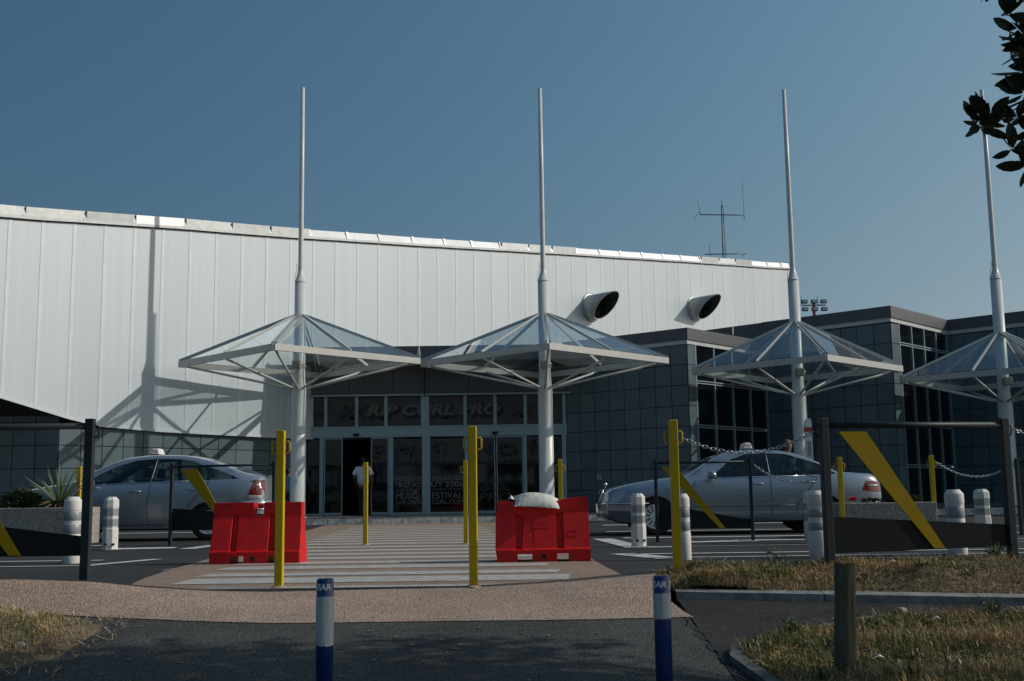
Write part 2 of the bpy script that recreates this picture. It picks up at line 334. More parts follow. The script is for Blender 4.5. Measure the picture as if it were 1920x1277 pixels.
# ---------------------------------------------------------------- ground
def ip(x, pts):
    if x <= pts[0][0]: return pts[0][1]
    for (a, b), (c, d) in zip(pts, pts[1:]):
        if x <= c: return b + (d - b) * (x - a) / (c - a)
    return pts[-1][1]
def G(X, Y):
    if Y >= 8.6: return 0.0
    if Y <= 0: return -0.946
    return -0.11 * (8.6 - Y)
EDGE = [(-5.0, 0.125), (-3.6, 0.12), (-3.1, 0.10), (-2.7, 0.055), (-2.2, 0.018), (-1.8, 0.004), (-0.3, 0.004), (0.2, 0.025), (0.8, 0.07), (1.2, 0.10)]
def EZ(X): return ip(X, EDGE)
def grid(name, m, xa, xb, ya, yb, nx, ny, zf, kind='structure', parent=None):
    """ya, yb may be functions of x; xa, xb functions of v"""
    mb = MB(); vs = []
    for j in range(ny + 1):
        for i in range(nx + 1):
            u, v = i / nx, j / ny
            x0 = xa(v) if callable(xa) else xa; x1 = xb(v) if callable(xb) else xb
            x = x0 + (x1 - x0) * u
            y0 = ya(x) if callable(ya) else ya; y1 = yb(x) if callable(yb) else yb
            y = y0 + (y1 - y0) * v
            vs.append((x, y, zf(x, y)))
    mb.add(vs, [(j * (nx + 1) + i, j * (nx + 1) + i + 1, (j + 1) * (nx + 1) + i + 1, (j + 1) * (nx + 1) + i) for j in range(ny) for i in range(nx)], 0, True)
    o = mb.build(name, m, parent)
    if kind: o['kind'] = kind
    return o
# base terrain: one sheet to the horizon
xs = [-600, -200, -60, -30, -15, -8, -4, 0, 4, 8, 15, 30, 60, 200, 600]
ys = [-600, -200, -60, -20, -5, 0, 2, 4, 6, 8, 8.6, 10, 15, 30, 60, 120, 300, 900]
mb = MB(); mb.add([(x, y, G(x, y) - 0.05) for y in ys for x in xs],
                  [(j * len(xs) + i, j * len(xs) + i + 1, (j + 1) * len(xs) + i + 1, (j + 1) * len(xs) + i) for j in range(len(ys) - 1) for i in range(len(xs) - 1)])
mb.build("ground", 'ground')['kind'] = 'structure'
def kerbY(X): return 30.35 + (X + 6) * 0.075
grid("road", 'asphalt', -60, 60, 8.5, lambda x: kerbY(x) if -12 < x < 20 else kerbY(max(-12, min(20, x))), 60, 4, lambda x, y: 0.0)
# near asphalt (lower forecourt lane sloping to the viewer)
def apron_front(x): return .008 * noise.noise(Vector((x * 9, 0, 0))) + .03 * noise.noise(Vector((x * 1.3, 4, 0))) + ip(x, [(-6, 8.3), (-3.6, 7.93), (-2.7, 7.67), (-2.1, 7.54), (-1.6, 7.44), (0.5, 7.42), (1.15, 7.47)])
grid("near_asphalt", 'asphalt_near', -40, lambda v: ip(v, [(0, 1.0), (0.55, 1.12), (0.8, 1.14), (1, 1.12)]), -6, lambda x: apron_front(x) + 0.05, 30, 30, lambda x, y: G(x, y) + 0.002)
grid("near_asphalt_beyond", 'asphalt_near', lambda v: 1.0, 40, -6, 4.0, 10, 20, lambda x, y: G(x, y) + 0.001)
def aprz(x, y):
    a_ = apron_front(x); t = max(0.0, min(1.0, (y - a_ - .04) / max(.2, 8.42 - a_))); t = t * t * (3 - 2 * t)
    return G(x, y) + (EZ(x) + 0.0) * t + 0.007
grid("pavement_apron", 'apron', -30, lambda v: ip(v, [(0, 1.15), (0.45, 1.02), (1, 1.05)]), apron_front, lambda x: 8.55 + 0.08 * math.sin(x * 0.9 + 1), 700, 12, aprz)
def ab(x): return 8.55 + 0.08 * math.sin(x * 0.9 + 1)
mb = MB(); pv = None
for i in range(41):
    v = i / 40; x = ip(v, [(0, 1.15), (0.45, 1.02), (1, 1.05)]); y = apron_front(x) + (ab(x) - apron_front(x)) * v
    q = (Vector((x, y, aprz(x, y))), Vector((x + .012, y, G(x, y) - .02)))
    if pv: mb.quad(pv[0], q[0], q[1], pv[1])
    pv = q
mb.build("pavement_side", 'kerb_dark')['kind'] = 'structure'
# thin dark joint and the kerb face behind the apron's edge
mb = MB(); n = 90
for i in range(n):
    x0 = -30 + (31.05) * i / n; x1 = -30 + 31.05 * (i + 1) / n
    mb.quad((x0, ab(x0), aprz(x0, ab(x0))), (x1, ab(x1), aprz(x1, ab(x1))), (x1, ab(x1) + 0.01, -0.02), (x0, ab(x0) + 0.01, -0.02))
mb.build("pavement_edge", 'kerb_grey')['kind'] = 'structure'
mb = MB(); n = 120
for i in range(n):
    x0 = -7 + 8.05 * i / n; x1 = -7 + 8.05 * (i + 1) / n
    f = lambda x, o: (x, ab(x) - 0.02 + o, aprz(x, ab(x) - 0.02 + o) + 0.004)
    mb.quad(f(x0, -0.018), f(x1, -0.018), f(x1, 0), f(x0, 0))
mb.build("pavement_joint", 'joint')['kind'] = 'structure'
# crosswalk table and its pale stripes
grid("crosswalk", 'cross', lambda v: ip(v, [(0, -3.0), (0.08, -3.3), (1, -5.0)]), lambda v: ip(v, [(0, 0.95), (0.1, 0.85), (1, 0.35)]), 8.62, 30.4, 8, 30, lambda x, y: 0.004)
mb = MB()
stripes = [(8.72, .16), (9.49, .62), (10.25, .42), (11.25, .5), (12.05, .42), (12.95, .45), (13.85, .45), (14.8, .45), (15.9, .5), (16.95, .5), (18.05, .5), (19.15, .5), (20.25, .5), (21.35, .5), (22.45, .5), (23.6, .5), (24.8, .5), (26.1, .5), (27.4, .5)]
for y, d in stripes:
    dx = -0.072 * (y - 9.5); xl = -2.78 + dx * 0.9; xr = 0.42 + dx
    if y < 9: xl = -2.4; xr = 0.1
    a, b = y - d / 2, y + d / 2
    k = 8
    vs = [(xl + (xr - xl) * i / k, a + random.uniform(-.012, .012), 0.008) for i in range(k + 1)] + [(xl + 0.05 + (xr - xl) * i / k, b + random.uniform(-.012, .012), 0.008) for i in range(k + 1)]
    mb.add(vs, [(i, i + 1, i + k + 2, i + k + 1) for i in range(k)])
mb.build("crosswalk_stripes", 'stripe')['kind'] = 'structure'
# road lines
mb = MB()
def line(x0, y0, x1, y1, wd, z=0.008):
    d = Vector((x1 - x0, y1 - y0, 0)).normalized(); s_ = Vector((-d.y, d.x, 0)) * wd / 2
    a, b = Vector((x0, y0, z)), Vector((x1, y1, z)); mb.add([a - s_, b - s_, b + s_, a + s_], [(0, 1, 2, 3)])
line(-30, 12.12, -4.55, 12.12, .09); line(-30, 13.2, -4.75, 13.2, .14); line(-4.55, 12.1, -4.15, 13.3, .16)
line(-30, 17.7, -6.3, 17.7, .25); line(-30, 24.5, -5.6, 24.5, .3)
line(-4.35, 20.3, -4.6, 16.0, .24)
line(-5.9, 16.35, -4.9, 16.5, .5)
line(-3.4, 11.05, -3.35, 11.9, .02)
line(1.36, 17.7, 1.56, 14.6, .30); line(1.5, 14.75, 30, 15.0, .05); line(1.5, 14.62, 2.2, 14.66, .2)
line(1.4, 12.15, 30, 12.15, .09); line(1.25, 12.95, 30, 13.0, .14); line(1.22, 13.1, 1.62, 12.0, .3)
line(2.35, 16.0, 3.4, 16.3, .42); line(3.2, 16.4, 4.2, 16.4, .3); line(1.7, 17.9, 30, 17.9, .3)
line(1.7, 21.2, 30, 21.2, .25); line(2.0, 25.9, 8, 26.2, .5); line(5.4, 15.6, 9, 15.6, .12)
mb.build("road_markings", 'line')['kind'] = 'structure'
# entrance kerb and slab
mb = MB()
xk = -14.0
while xk < 24:
    x1 = xk + 1.0
    g = 0.008
    y0, y1 = kerbY(xk), kerbY(x1)
    z = 0.15 if x1 < 3 else 0.15 + 0.004 * (x1 - 3)
    a = [(xk + g, y0, -.01), (x1 - g, y1, -.01), (x1 - g, y1 + .18, -.01), (xk + g, y0 + .18, -.01), (xk + g, y0 + .02, z), (x1 - g, y1 + .02, z), (x1 - g, y1 + .18, z), (xk + g, y0 + .18, z)]
    mb.add(a, [(0, 1, 5, 4), (4, 5, 6, 7), (1, 2, 6, 5), (3, 0, 4, 7)])
    xk = x1
mb.build("entrance_kerb", 'kerb')['kind'] = 'structure'
grid("entrance_slab", 'slab', -14, 24, lambda x: kerbY(x) + .18, lambda x: 37.6, 24, 3, lambda x, y: 0.165 + (0.01 * max(0, x - 4)) * min(1, (y - 30) / 3))

# ---- verges
def soilz1(x, y):
    h = 0.16 * min(1, max(0, (y - 7.95) / .25)) * min(1, max(0, (9.0 - y) / .25)) * min(1, max(0, (x - 1.0) / .35))
    return G(x, y) + 0.012 + h * (0.75 + 0.5 * noise.noise(Vector((x * 1.7, y * 2.5, 0))))
def kfarY(x): return 8.13 - 0.16 * (min(x, 8) - 1.1)
grid("far_verge_soil", 'soil', 1.0, 14, lambda x: kfarY(x) + 0.02, lambda x: 9.05, 80, 12, soilz1)
mb = MB(); x = 1.12
while x < 13:
    x1 = x + 1.0
    ya, yb = kfarY(x), kfarY(x1)
    za, zb = G(0, ya), G(0, yb)
    mb.add([(x + .004, ya - .09, za - .02), (x1 - .004, yb - .09, zb - .02), (x1 - .004, yb - .08, zb + .045), (x + .004, ya - .08, za + .045), (x1 - .004, yb + .03, zb + .06), (x + .004, ya + .03, za + .06)],
           [(0, 1, 2, 3), (3, 2, 4, 5)], 0)
    x = x1
k = mb.build("path_kerb", 'kerb_grey'); k['kind'] = 'structure'
grid("side_path", 'asphalt_path', 1.13, 14, 5.4, lambda x: kfarY(x) - .06, 20, 8, lambda x, y: G(x, y) + 0.006)
# near verge outline: corner at (1.18,6.5) going up to (2.4,7.3)
def nvY(x): return ip(x, [(1.18, 6.50), (1.7, 6.92), (2.1, 7.15), (2.4, 7.32), (3.0, 7.3), (14, 7.2)])
def soilz2(x, y):
    e = min(1, max(0, (nvY(x) - y) / 1.25)) * min(1, max(0, (x - ip(y, [(4, 1.5), (5.8, 1.30), (6.5, 1.2)])) / .4))
    return G(x, y) + 0.02 + 0.105 * e * (0.8 + 0.5 * noise.noise(Vector((x * 2.1, y * 2.1, 3))))
grid("near_verge_soil", 'soil', lambda v: ip(v, [(0, 1.5), (.6, 1.3), (1, 1.18)]), 14, 4.2, nvY, 70, 24, soilz2)
mb = MB()
P = [(1.55, 4.2), (1.34, 5.4), (1.26, 5.9), (1.19, 6.35), (1.24, 6.55), (1.7, 6.93), (2.1, 7.17), (2.38, 7.33), (2.9, 7.33), (3.6, 7.30), (14, 7.22)]
pts = []
for (a, b), (c, d) in zip(P, P[1:]):
    m = max(1, int(math.hypot(c - a, d - b) / .35))
    pts += [(a + (c - a) * i / m, b + (d - b) * i / m) for i in range(m)]
pts.append(P[-1])
for (a, b), (c, d) in zip(pts, pts[1:]):
    dv = Vector((c - a, d - b, 0)).normalized(); s_ = Vector((-dv.y, dv.x, 0))
    wd = 0.05 if b < 6.5 or a > 3 else 0.03
    for q0, q1 in (((a, b), (c, d)),):
        A = Vector((q0[0], q0[1], G(0, q0[1]))); B = Vector((q1[0], q1[1], G(0, q1[1])))
        hz = 0.038
        mb.add([A + s_ * .03 + Vector((0, 0, -.02)), B + s_ * .03 + Vector((0, 0, -.02)), B + s_ * .02 + Vector((0, 0, hz)), A + s_ * .02 + Vector((0, 0, hz)), B - s_ * wd + Vector((0, 0, hz + .004)), A - s_ * wd + Vector((0, 0, hz + .004)), B - s_ * wd + Vector((0, 0, -.02)), A - s_ * wd + Vector((0, 0, -.02))],
               [(1, 0, 3, 2), (2, 3, 5, 4), (4, 5, 7, 6)])
mb.build("verge_edging", 'kerb_dark')['kind'] = 'structure'
# left corner patch
def lpz(x, y):
    e = 1 - ((x + 4.2) / 1.55) ** 2 - ((y - 7.0) / 1.0) ** 2
    return G(x, y) + 0.02 + 0.10 * max(-.3, min(1, e * 1.6)) * (0.8 + .5 * noise.noise(Vector((x * 2, y * 2, 7))))
grid("left_verge_soil", 'soil', -6.5, -2.62, 5.8, 8.1, 30, 20, lpz)
# crack between lane and side path
mb = MB(); pr_ = None
for i in range(26):
    y = 7.45 - i * .06; x = 1.09 + .02 * math.sin(i * 1.3) + .012 * math.sin(i * 2.9) + (7.45 - y) * .05
    if pr_: mb.quad((pr_[0] - .008, pr_[1], G(0, pr_[1]) + .011), (x - .004, y, G(0, y) + .011), (x + .004 + .004 * math.sin(i), y, G(0, y) + .011), (pr_[0] + .008, pr_[1], G(0, pr_[1]) + .011))
    pr_ = (x, y)
mb.build("asphalt_crack", 'joint')['kind'] = 'structure'

# unseen belt of pines added behind the viewer to darken the window reflections
mb = MB(); rb = random.Random(3)
for i in range(150):
    x = -90 + 180 * i / 150 + rb.uniform(-1, 1); y = -42 + rb.uniform(-5, 5); h = rb.uniform(7, 10.5); z0 = -1.0
    mb.tube([(x, y, z0), (x + rb.uniform(-.3, .3), y, z0 + h * .8)], [.2, .08], 6)
    for k in range(26):
        a = rb.uniform(0, 6.283); r_ = rb.uniform(0, 2.1); zz = z0 + h * rb.uniform(.55, 1); c_ = Vector((x + r_ * math.cos(a), y + r_ * math.sin(a), zz)); q = rb.uniform(.5, 1.1)
        mb.add([c_ + Vector((-q, rb.uniform(-.3, .3), rb.uniform(-.2, .2))), c_ + Vector((0, -q, rb.uniform(-.3, .3))), c_ + Vector((q, 0, rb.uniform(-.3, .3))), c_ + Vector((0, q * .4, .5 * q))], [(0, 1, 2), (0, 2, 3), (1, 2, 3)])
    for k in range(10):
        c_ = Vector((x + rb.uniform(-1, 1), y + rb.uniform(1, 3), z0 + rb.uniform(.2, 2.6))); q = rb.uniform(.6, 1.2)
        mb.add([c_ + Vector((-q, 0, -q)), c_ + Vector((q, .2, -q)), c_ + Vector((q * .8, 0, q * .6)), c_ + Vector((-q * .7, .3, q * .7))], [(0, 1, 2, 3)])
tag(mb.build("added_pine_belt", 'leaf_dark'), 'unseen belt of pines added behind the viewer to darken the entrance glass reflections', 'wood', kind='stuff')
# ---------------------------------------------------------------- grass (stuff)
def grass_mat():
    m = bpy.data.materials.new('grass_blades'); m.use_nodes = True
    n = m.node_tree.nodes; l = m.node_tree.links; b = n["Principled BSDF"]; b.inputs["Roughness"].default_value = 0.8; b.inputs["Specular IOR Level"].default_value = 0.2
    g = n.new("ShaderNodeNewGeometry"); tc = n.new("ShaderNodeTexCoord")
    nz = n.new("ShaderNodeTexNoise"); nz.inputs["Scale"].default_value = 2.2; nz.inputs["Detail"].default_value = 3; l.new(tc.outputs["Object"], nz.inputs["Vector"])
    ad = n.new("ShaderNodeMath"); ad.operation = 'MULTIPLY_ADD'; ad.inputs[1].default_value = 0.55; l.new(g.outputs["Random Per Island"], ad.inputs[0])
    mr = n.new("ShaderNodeMapRange"); mr.inputs[1].default_value = .35; mr.inputs[2].default_value = .65; mr.inputs[3].default_value = -.15; mr.inputs[4].default_value = .55
    l.new(nz.outputs["Fac"], mr.inputs[0]); l.new(mr.outputs[0], ad.inputs[2])
    rp = n.new("ShaderNodeValToRGB"); e = rp.color_ramp.elements
    e[0].position = 0; e[0].color = (0.09, 0.12, 0.035, 1); e[1].position = 1; e[1].color = (0.50, 0.35, 0.18, 1)
    for p_, c_ in ((.3, (0.17, 0.185, 0.06, 1)), (.45, (0.32, 0.235, 0.10, 1)), (.7, (0.42, 0.27, 0.125, 1))):
        k = e.new(p_); k.color = c_
    l.new(ad.outputs[0], rp.inputs[0]); l.new(rp.outputs[0], b.inputs["Base Color"])
    return m
MT['grass'] = grass_mat()
def blades(name, count, samp, zf, hmin, hmax, wd, label, flat=0.45):
    vs = []; fs = []
    for _ in range(count):
        q = samp()
        if q is None: continue
        x, y = q; z = zf(x, y) - .004
        h = random.uniform(hmin, hmax) * (0.6 + 0.9 * max(0, noise.noise(Vector((x * 2.3, y * 2.3, 1))) + .4))
        a = random.uniform(0, 6.283); t = random.uniform(0.1, 1.0) if random.random() > flat else random.uniform(1.0, 1.5)
        dx, dy = math.cos(a), math.sin(a); sx, sy = -dy * wd, dx * wd
        lean = math.sin(t) * h; up_ = math.cos(t) * h + 0.012
        o = len(vs)
        mz = z + up_ * .62 + random.uniform(0, .012)
        vs += [(x - sx, y - sy, z), (x + sx, y + sy, z), (x + dx * lean * .45 + sx * .7, y + dy * lean * .45 + sy * .7, mz), (x + dx * lean * .45 - sx * .7, y + dy * lean * .45 - sy * .7, mz), (x + dx * lean, y + dy * lean, z + up_)]
        fs += [(o, o + 1, o + 2, o + 3), (o + 3, o + 2, o + 4)]
    mb = MB(); mb.add(vs, fs); o = mb.build(name, 'grass'); tag(o, label, 'grass', kind='stuff'); return o
def s1():
    x = 1.05 + 9 * random.random() ** 1.9; y = random.uniform(kfarY(x) + .0, 9.02)
    if x < 1.3 and random.random() < .5: return None
    return x, y
blades("dry_grass", 46000, s1, soilz1, .02, .06, .0024, 'dry brown grass on the far verge behind the side path kerb', .7)
def s2():
    x = 1.2 + 4.5 * random.random() ** 1.5; y = random.uniform(4.6, nvY(x))
    if x < ip(y, [(4, 1.52), (5.8, 1.33), (6.5, 1.25)]): return None
    return x, y
blades("tufted_grass", 62000, s2, soilz2, .025, .085, .0024, 'green and brown grass around the wooden post', .6)
def s3():
    x = random.uniform(-6, -2.62); y = random.uniform(5.9, 8)
    e = 1 - ((x + 4.2) / 1.55) ** 2 - ((y - 7.0) / 1.0) ** 2
    if e < random.uniform(-.05, .25): return None
    return x, y
blades("corner_grass", 22000, s3, lpz, .02, .06, .0024, 'dry grass patch spilling onto the asphalt at the left edge', .7)
def straw(name, count, samp, zf, label):
    mb = MB()
    for _ in range(count):
        q = samp()
        if q is None: continue
        x, y = q; a = random.uniform(0, 6.283); L_ = random.uniform(.05, .17); z = zf(x, y) + random.uniform(.012, .045); dz = random.uniform(-.02, .035); wd = random.uniform(.0012, .003)
        d = Vector((math.cos(a) * L_, math.sin(a) * L_, dz)); s_ = Vector((-math.sin(a), math.cos(a), 0)) * wd; p = Vector((x, y, z)); m_ = p + d * .5 + Vector((0, 0, .012))
        mb.add([p - s_, p + s_, m_ + s_, m_ - s_, p + d], [(0, 1, 2, 3), (3, 2, 4)])
    return tag(mb.build(name, 'straw'), label, 'grass', kind='stuff')
straw("fallen_straw", 1500, s1, soilz1, 'pale fallen straw lying on the far verge')
straw("fallen_straw", 1800, s2, soilz2, 'pale fallen straw lying in the grass around the wooden post')
straw("fallen_straw", 900, lambda: (random.uniform(-3.9, -2.45), random.uniform(6.2, 7.85)), lambda x, y: max(lpz(x, y), G(x, y)) - .01, 'pale straw spilling from the left corner grass over the asphalt')
def clumps(name, n, samp, zf, label):
    mb = MB()
    for _ in range(n):
        q = samp()
        if q is None: continue
        x, y = q; k = random.randint(8, 20); h = random.uniform(.03, .09)
        for _ in range(k):
            a = random.uniform(0, 6.283); t = random.uniform(.3, 1.3); wd = random.uniform(.003, .007); b = Vector((x + random.uniform(-.03, .03), y + random.uniform(-.03, .03), zf(x, y)))
            d = Vector((math.cos(a) * math.sin(t), math.sin(a) * math.sin(t), math.cos(t))) * h * random.uniform(.6, 1.2); s_ = Vector((-math.sin(a), math.cos(a), 0)) * wd
            mb.add([b - s_ * .4, b + s_ * .4, b + d * .55 + s_ + Vector((0, 0, .01)), b + d * .55 - s_ + Vector((0, 0, .01)), b + d], [(0, 1, 2, 3), (3, 2, 4)])
    return tag(mb.build(name, 'leaf_spike'), label, 'ground cover', kind='stuff')
clumps("weed_rosettes", 150, s2, soilz2, 'broad leaved green weeds scattered through the near verge')
clumps("weed_rosettes", 60, s1, soilz1, 'broad leaved green weeds scattered through the far verge')
# taller weeds
def weed(name, x, y, zf, n, h, label):
    mb = MB()
    for _ in range(n):
        a = random.uniform(0, 6.283); t = random.uniform(.05, .5); hh = h * random.uniform(.5, 1); wd = .0025
        z = zf(x, y); b = Vector((x + random.uniform(-.04, .04), y + random.uniform(-.04, .04), z))
        e = b + Vector((math.cos(a) * math.sin(t) * hh, math.sin(a) * math.sin(t) * hh, math.cos(t) * hh)); m_ = b.lerp(e, .5) + Vector((0, 0, .03 * h))
        s_ = Vector((wd, 0, 0)); mb.add([b - s_, b + s_, m_ + s_, m_ - s_, e], [(0, 1, 2, 3), (3, 2, 4)])
        if random.random() < .6:
            for q in range(3):
                p_ = b.lerp(e, .4 + .2 * q); d = Vector((random.uniform(-.03, .03), random.uniform(-.02, .02), random.uniform(0, .03)))
                mb.add([p_, p_ + d + Vector((0, 0, .008)), p_ + d * 1.6, p_ + d - Vector((0, 0, .008))], [(0, 1, 2, 3)])
    o = mb.build(name, 'leaf_spike'); return tag(o, label, 'weed', 'weeds on the verges')
weed("weed", 2.05, 9.0, soilz1, 16, .30, 'tall thin weeds beside the foot of the left post of the near barrier')
weed("weed", 3.68, 8.75, soilz1, 26, .16, 'leafy green weed left of the right post of the near barrier')
weed("weed", 1.62, 6.75, soilz2, 14, .16, 'weeds on the verge edging left of the wooden post')
weed("weed", 2.98, 7.2, soilz2, 26, .17, 'green weed on the verge edging near the right edge of the photo')
weed("weed", 2.55, 8.95, soilz1, 10, .18, 'sparse weeds under the yellow and grey barrier panel')
def stone(x, y, z, r, label, m='stone'):
    bm = bmesh.new(); bmesh.ops.create_icosphere(bm, subdivisions=3, radius=r)
    for v in bm.verts: v.co *= 1 + .35 * noise.noise(v.co / r * .9 + Vector((x, y, 0)));
    for v in bm.verts: v.co.z *= .65; v.co.x *= 1.2
    me = bpy.data.meshes.new("stone"); bm.to_mesh(me); bm.free(); me.materials.append(MT[m])
    for p in me.polygons: p.use_smooth = True
    o = bpy.data.objects.new("stone", me); C.objects.link(o); o.location = (x, y, z); return tag(o, label, 'stone')
stone(2.42, 7.25, G(0, 7.25) + .07, .035, 'rounded grey stone on the bend of the verge edging')
stone(2.50, 7.2, G(0, 7.2) + .055, .018, 'small flat stone just right of the rounded grey stone')
stone(3.42, 8.78, G(0, 8.7) + .17, .035, 'pale round stone in the dry grass under the near barrier')
stone(-3.17, 7.5, G(0, 7.5) + .06, .05, 'pale weathered stone in the grass at the left edge')
stone(-2.9, 6.75, G(0, 6.75) + .05, .03, 'small brown stone on the asphalt edge by the left grass')
for (x, y, zf, lab) in ((1.86, 5.95, soilz2, 'crumpled scrap of white paper in the grass by the wooden post'), (2.55, 7.0, soilz2, 'small white paper scrap in the grass right of the wooden post'), (2.75, 8.35, soilz1, 'tiny white paper scrap on the far dry verge')):
    mb = MB(); z = zf(x, y) + .035; s_ = .035
    mb.add([(x - s_, y, z), (x, y - s_ * .6, z + .015), (x + s_, y, z + .002), (x + .3 * s_, y + s_ * .6, z + .02), (x - .5 * s_, y + s_ * .5, z + .006)], [(0, 1, 3, 4), (1, 2, 3)])
    tag(mb.build("paper_scrap", 'paper'), lab, 'litter')

mb = MB()
for _ in range(620):
    x = random.uniform(-3.2, 3.2); y = random.uniform(5.6, 7.4)
    if x > 1.2 and y < nvY(x): continue
    z = G(x, y) + .008; r_ = random.uniform(.003, .009) if random.random() < .9 else random.uniform(.012, .03); a = random.uniform(0, 3.14)
    c_, s_ = math.cos(a) * r_, math.sin(a) * r_
    mb.add([(x - c_, y - s_, z), (x + s_ * .5, y - c_ * .5, z + .003), (x + c_, y + s_, z), (x - s_ * .5, y + c_ * .5, z + .002)], [(0, 1, 2, 3)])
tag(mb.build("leaf_litter", 'litter'), 'bits of dry leaf and grit scattered over the near asphalt', 'litter', kind='stuff')
# ---------------------------------------------------------------- terminal hall
WX = [-12.81,-12.26,-11.71,-11.14,-10.57,-9.99,-9.4,-8.81,-8.21,-7.6,-6.99,-6.38,-5.76,-5.14,-4.51,-3.89,-3.25,-2.62,-1.99,-1.35,-0.71,-0.07,0.56,1.2,1.84,2.48,3.12,3.76,4.4,5.04,5.68,6.31,6.95,7.58,8.21,8.84,9.47,10.09,10.72,11.34,11.96,12.57,13.19,13.8,14.41]
WY = [28.1,28.82,29.53,30.24,30.94,31.64,32.32,33.01,33.69,34.36,35.03,35.69,36.35,37.01,37.67,38.32,38.97,39.61,40.26,40.9,41.55,42.19,42.83,43.47,44.11,44.75,45.39,46.03,46.67,47.31,47.96,48.6,49.25,49.89,50.54,51.19,51.84,52.5,53.15,53.81,54.47,55.14,55.8,56.47,57.14]
WZ = [8.24,8.34,8.46,8.57,8.68,8.79,8.89,8.98,9.07,9.16,9.25,9.35,9.45,9.54,9.64,9.73,9.82,9.92,10.01,10.11,10.2,10.3,10.39,10.48,10.58,10.67,10.76,10.85,10.94,11.03,11.13,11.22,11.31,11.41,11.5,11.59,11.68,11.77,11.87,11.96,12.05,12.14,12.24,12.35,12.45]
for _ in range(9):
    WX.insert(0, WX[0] - .55); WY.insert(0, WY[0] - .72); WZ.insert(0, WZ[0] - .1)
NW = len(WX)
hall = empty("terminal_hall", "large white metal clad hall with a sloping roofline and dark grey tiled base", "building", (WX[9], WY[9], 0))
def loc_of(root, p): return Vector(p) - root.location
def rel(o, root): o.parent = root; o.matrix_parent_inverse = Matrix.Translation(-root.location); return o
def hb(mb, name, m, root=None, label=None):
    o = mb.build(name, m); rel(o, root if root else hall)
    if label: o['label'] = label
    return o
def nrm(i):
    a, b = max(i - 1, 0), min(i + 1, NW - 1); d = Vector((WX[b] - WX[a], WY[b] - WY[a], 0)).normalized(); return Vector((d.y, -d.x, 0)), d
def botz(i): # lower edge of the cladding
    x = WX[i]
    return ip(x, [(-18, 5.2), (-12.81, 3.30), (-11.30, 2.72), (-9.9, 2.63), (-7.3, 2.585), (-6.0, 2.58)])
CT = 0.30
mb = MB()
for i in range(NW - 1):
    a = Vector((WX[i], WY[i], 0)); b = Vector((WX[i + 1], WY[i + 1], 0))
    z0, z1, t0, t1 = botz(i), botz(i + 1), WZ[i] - CT, WZ[i + 1] - CT
    mb.add([a + Vector((0, 0, z0)), b + Vector((0, 0, z1)), b + Vector((0, 0, t1)), a + Vector((0, 0, t0))], [(0, 1, 2, 3)])
hb(mb, "cladding", 'cladding')
for i in range(1, NW - 1):
    n_, d_ = nrm(i); mb = MB(); p = Vector((WX[i], WY[i], 0))
    sw = .055; dep = .007
    q = [p - d_ * sw + n_ * .002, p - d_ * sw * .8 + n_ * dep, p + d_ * sw * .8 + n_ * dep, p + d_ * sw + n_ * .002]
    z0, z1 = botz(i) + .06, WZ[i] - CT - .03
    vs = [v + Vector((0, 0, z0)) for v in q] + [v + Vector((0, 0, z1)) for v in q]
    mb.add(vs, [(k, k + 1, k + 5, k + 4) for k in range(3)] + [(3, 2, 1, 0), (4, 5, 6, 7)])
    # raised centre bead
    q = [p - d_ * .012 + n_ * dep, p - d_ * .008 + n_ * (dep + .02), p + d_ * .008 + n_ * (dep + .02), p + d_ * .012 + n_ * dep]
    if i < 0:
        vs = [v + Vector((0, 0, z0)) for v in q] + [v + Vector((0, 0, z1)) for v in q]
        mb.add(vs, [(k, k + 1, k + 5, k + 4) for k in range(3)])
    hb(mb, "cladding_seam", 'seam')
# lower drip edge, ledge under the coping
mb = MB(); mb2 = MB(); mbk = MB()
for i in range(NW - 1):
    n_, d_ = nrm(i); n2, _ = nrm(i + 1)
    a = Vector((WX[i], WY[i], 0)); b = Vector((WX[i + 1], WY[i + 1], 0))
    def strip(mbx, o0, o1, za, zb, ha, hb_):
        A0, A1, B0, B1 = a + n_ * o0, a + n_ * o1, b + n2 * o0, b + n2 * o1
        Z = lambda v, z: v + Vector((0, 0, z))
        mbx.add([Z(A0, za), Z(B0, zb), Z(B1, zb), Z(A1, za), Z(A0, ha), Z(B0, hb_), Z(B1, hb_), Z(A1, ha)],
                [(0, 1, 2, 3), (7, 6, 5, 4), (3, 2, 6, 7)])
    if WX[i] < -6.3: strip(mb, .003, .03, botz(i) - .02, botz(i + 1) - .02, botz(i) + .055, botz(i + 1) + .055)
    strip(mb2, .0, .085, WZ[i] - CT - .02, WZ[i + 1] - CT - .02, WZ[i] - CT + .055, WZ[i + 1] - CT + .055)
    strip(mbk, .003, .03, WZ[i] - CT - .045, WZ[i + 1] - CT - .045, WZ[i] - CT - .021, WZ[i + 1] - CT - .021)  # dark strip colours in the shadow line under the ledge
hb(mb, "drip_edge", 'seam'); hb(mb2, "coping_ledge", 'coping_ledge'); hb(mbk, "coping_shadow_strip", 'joint')
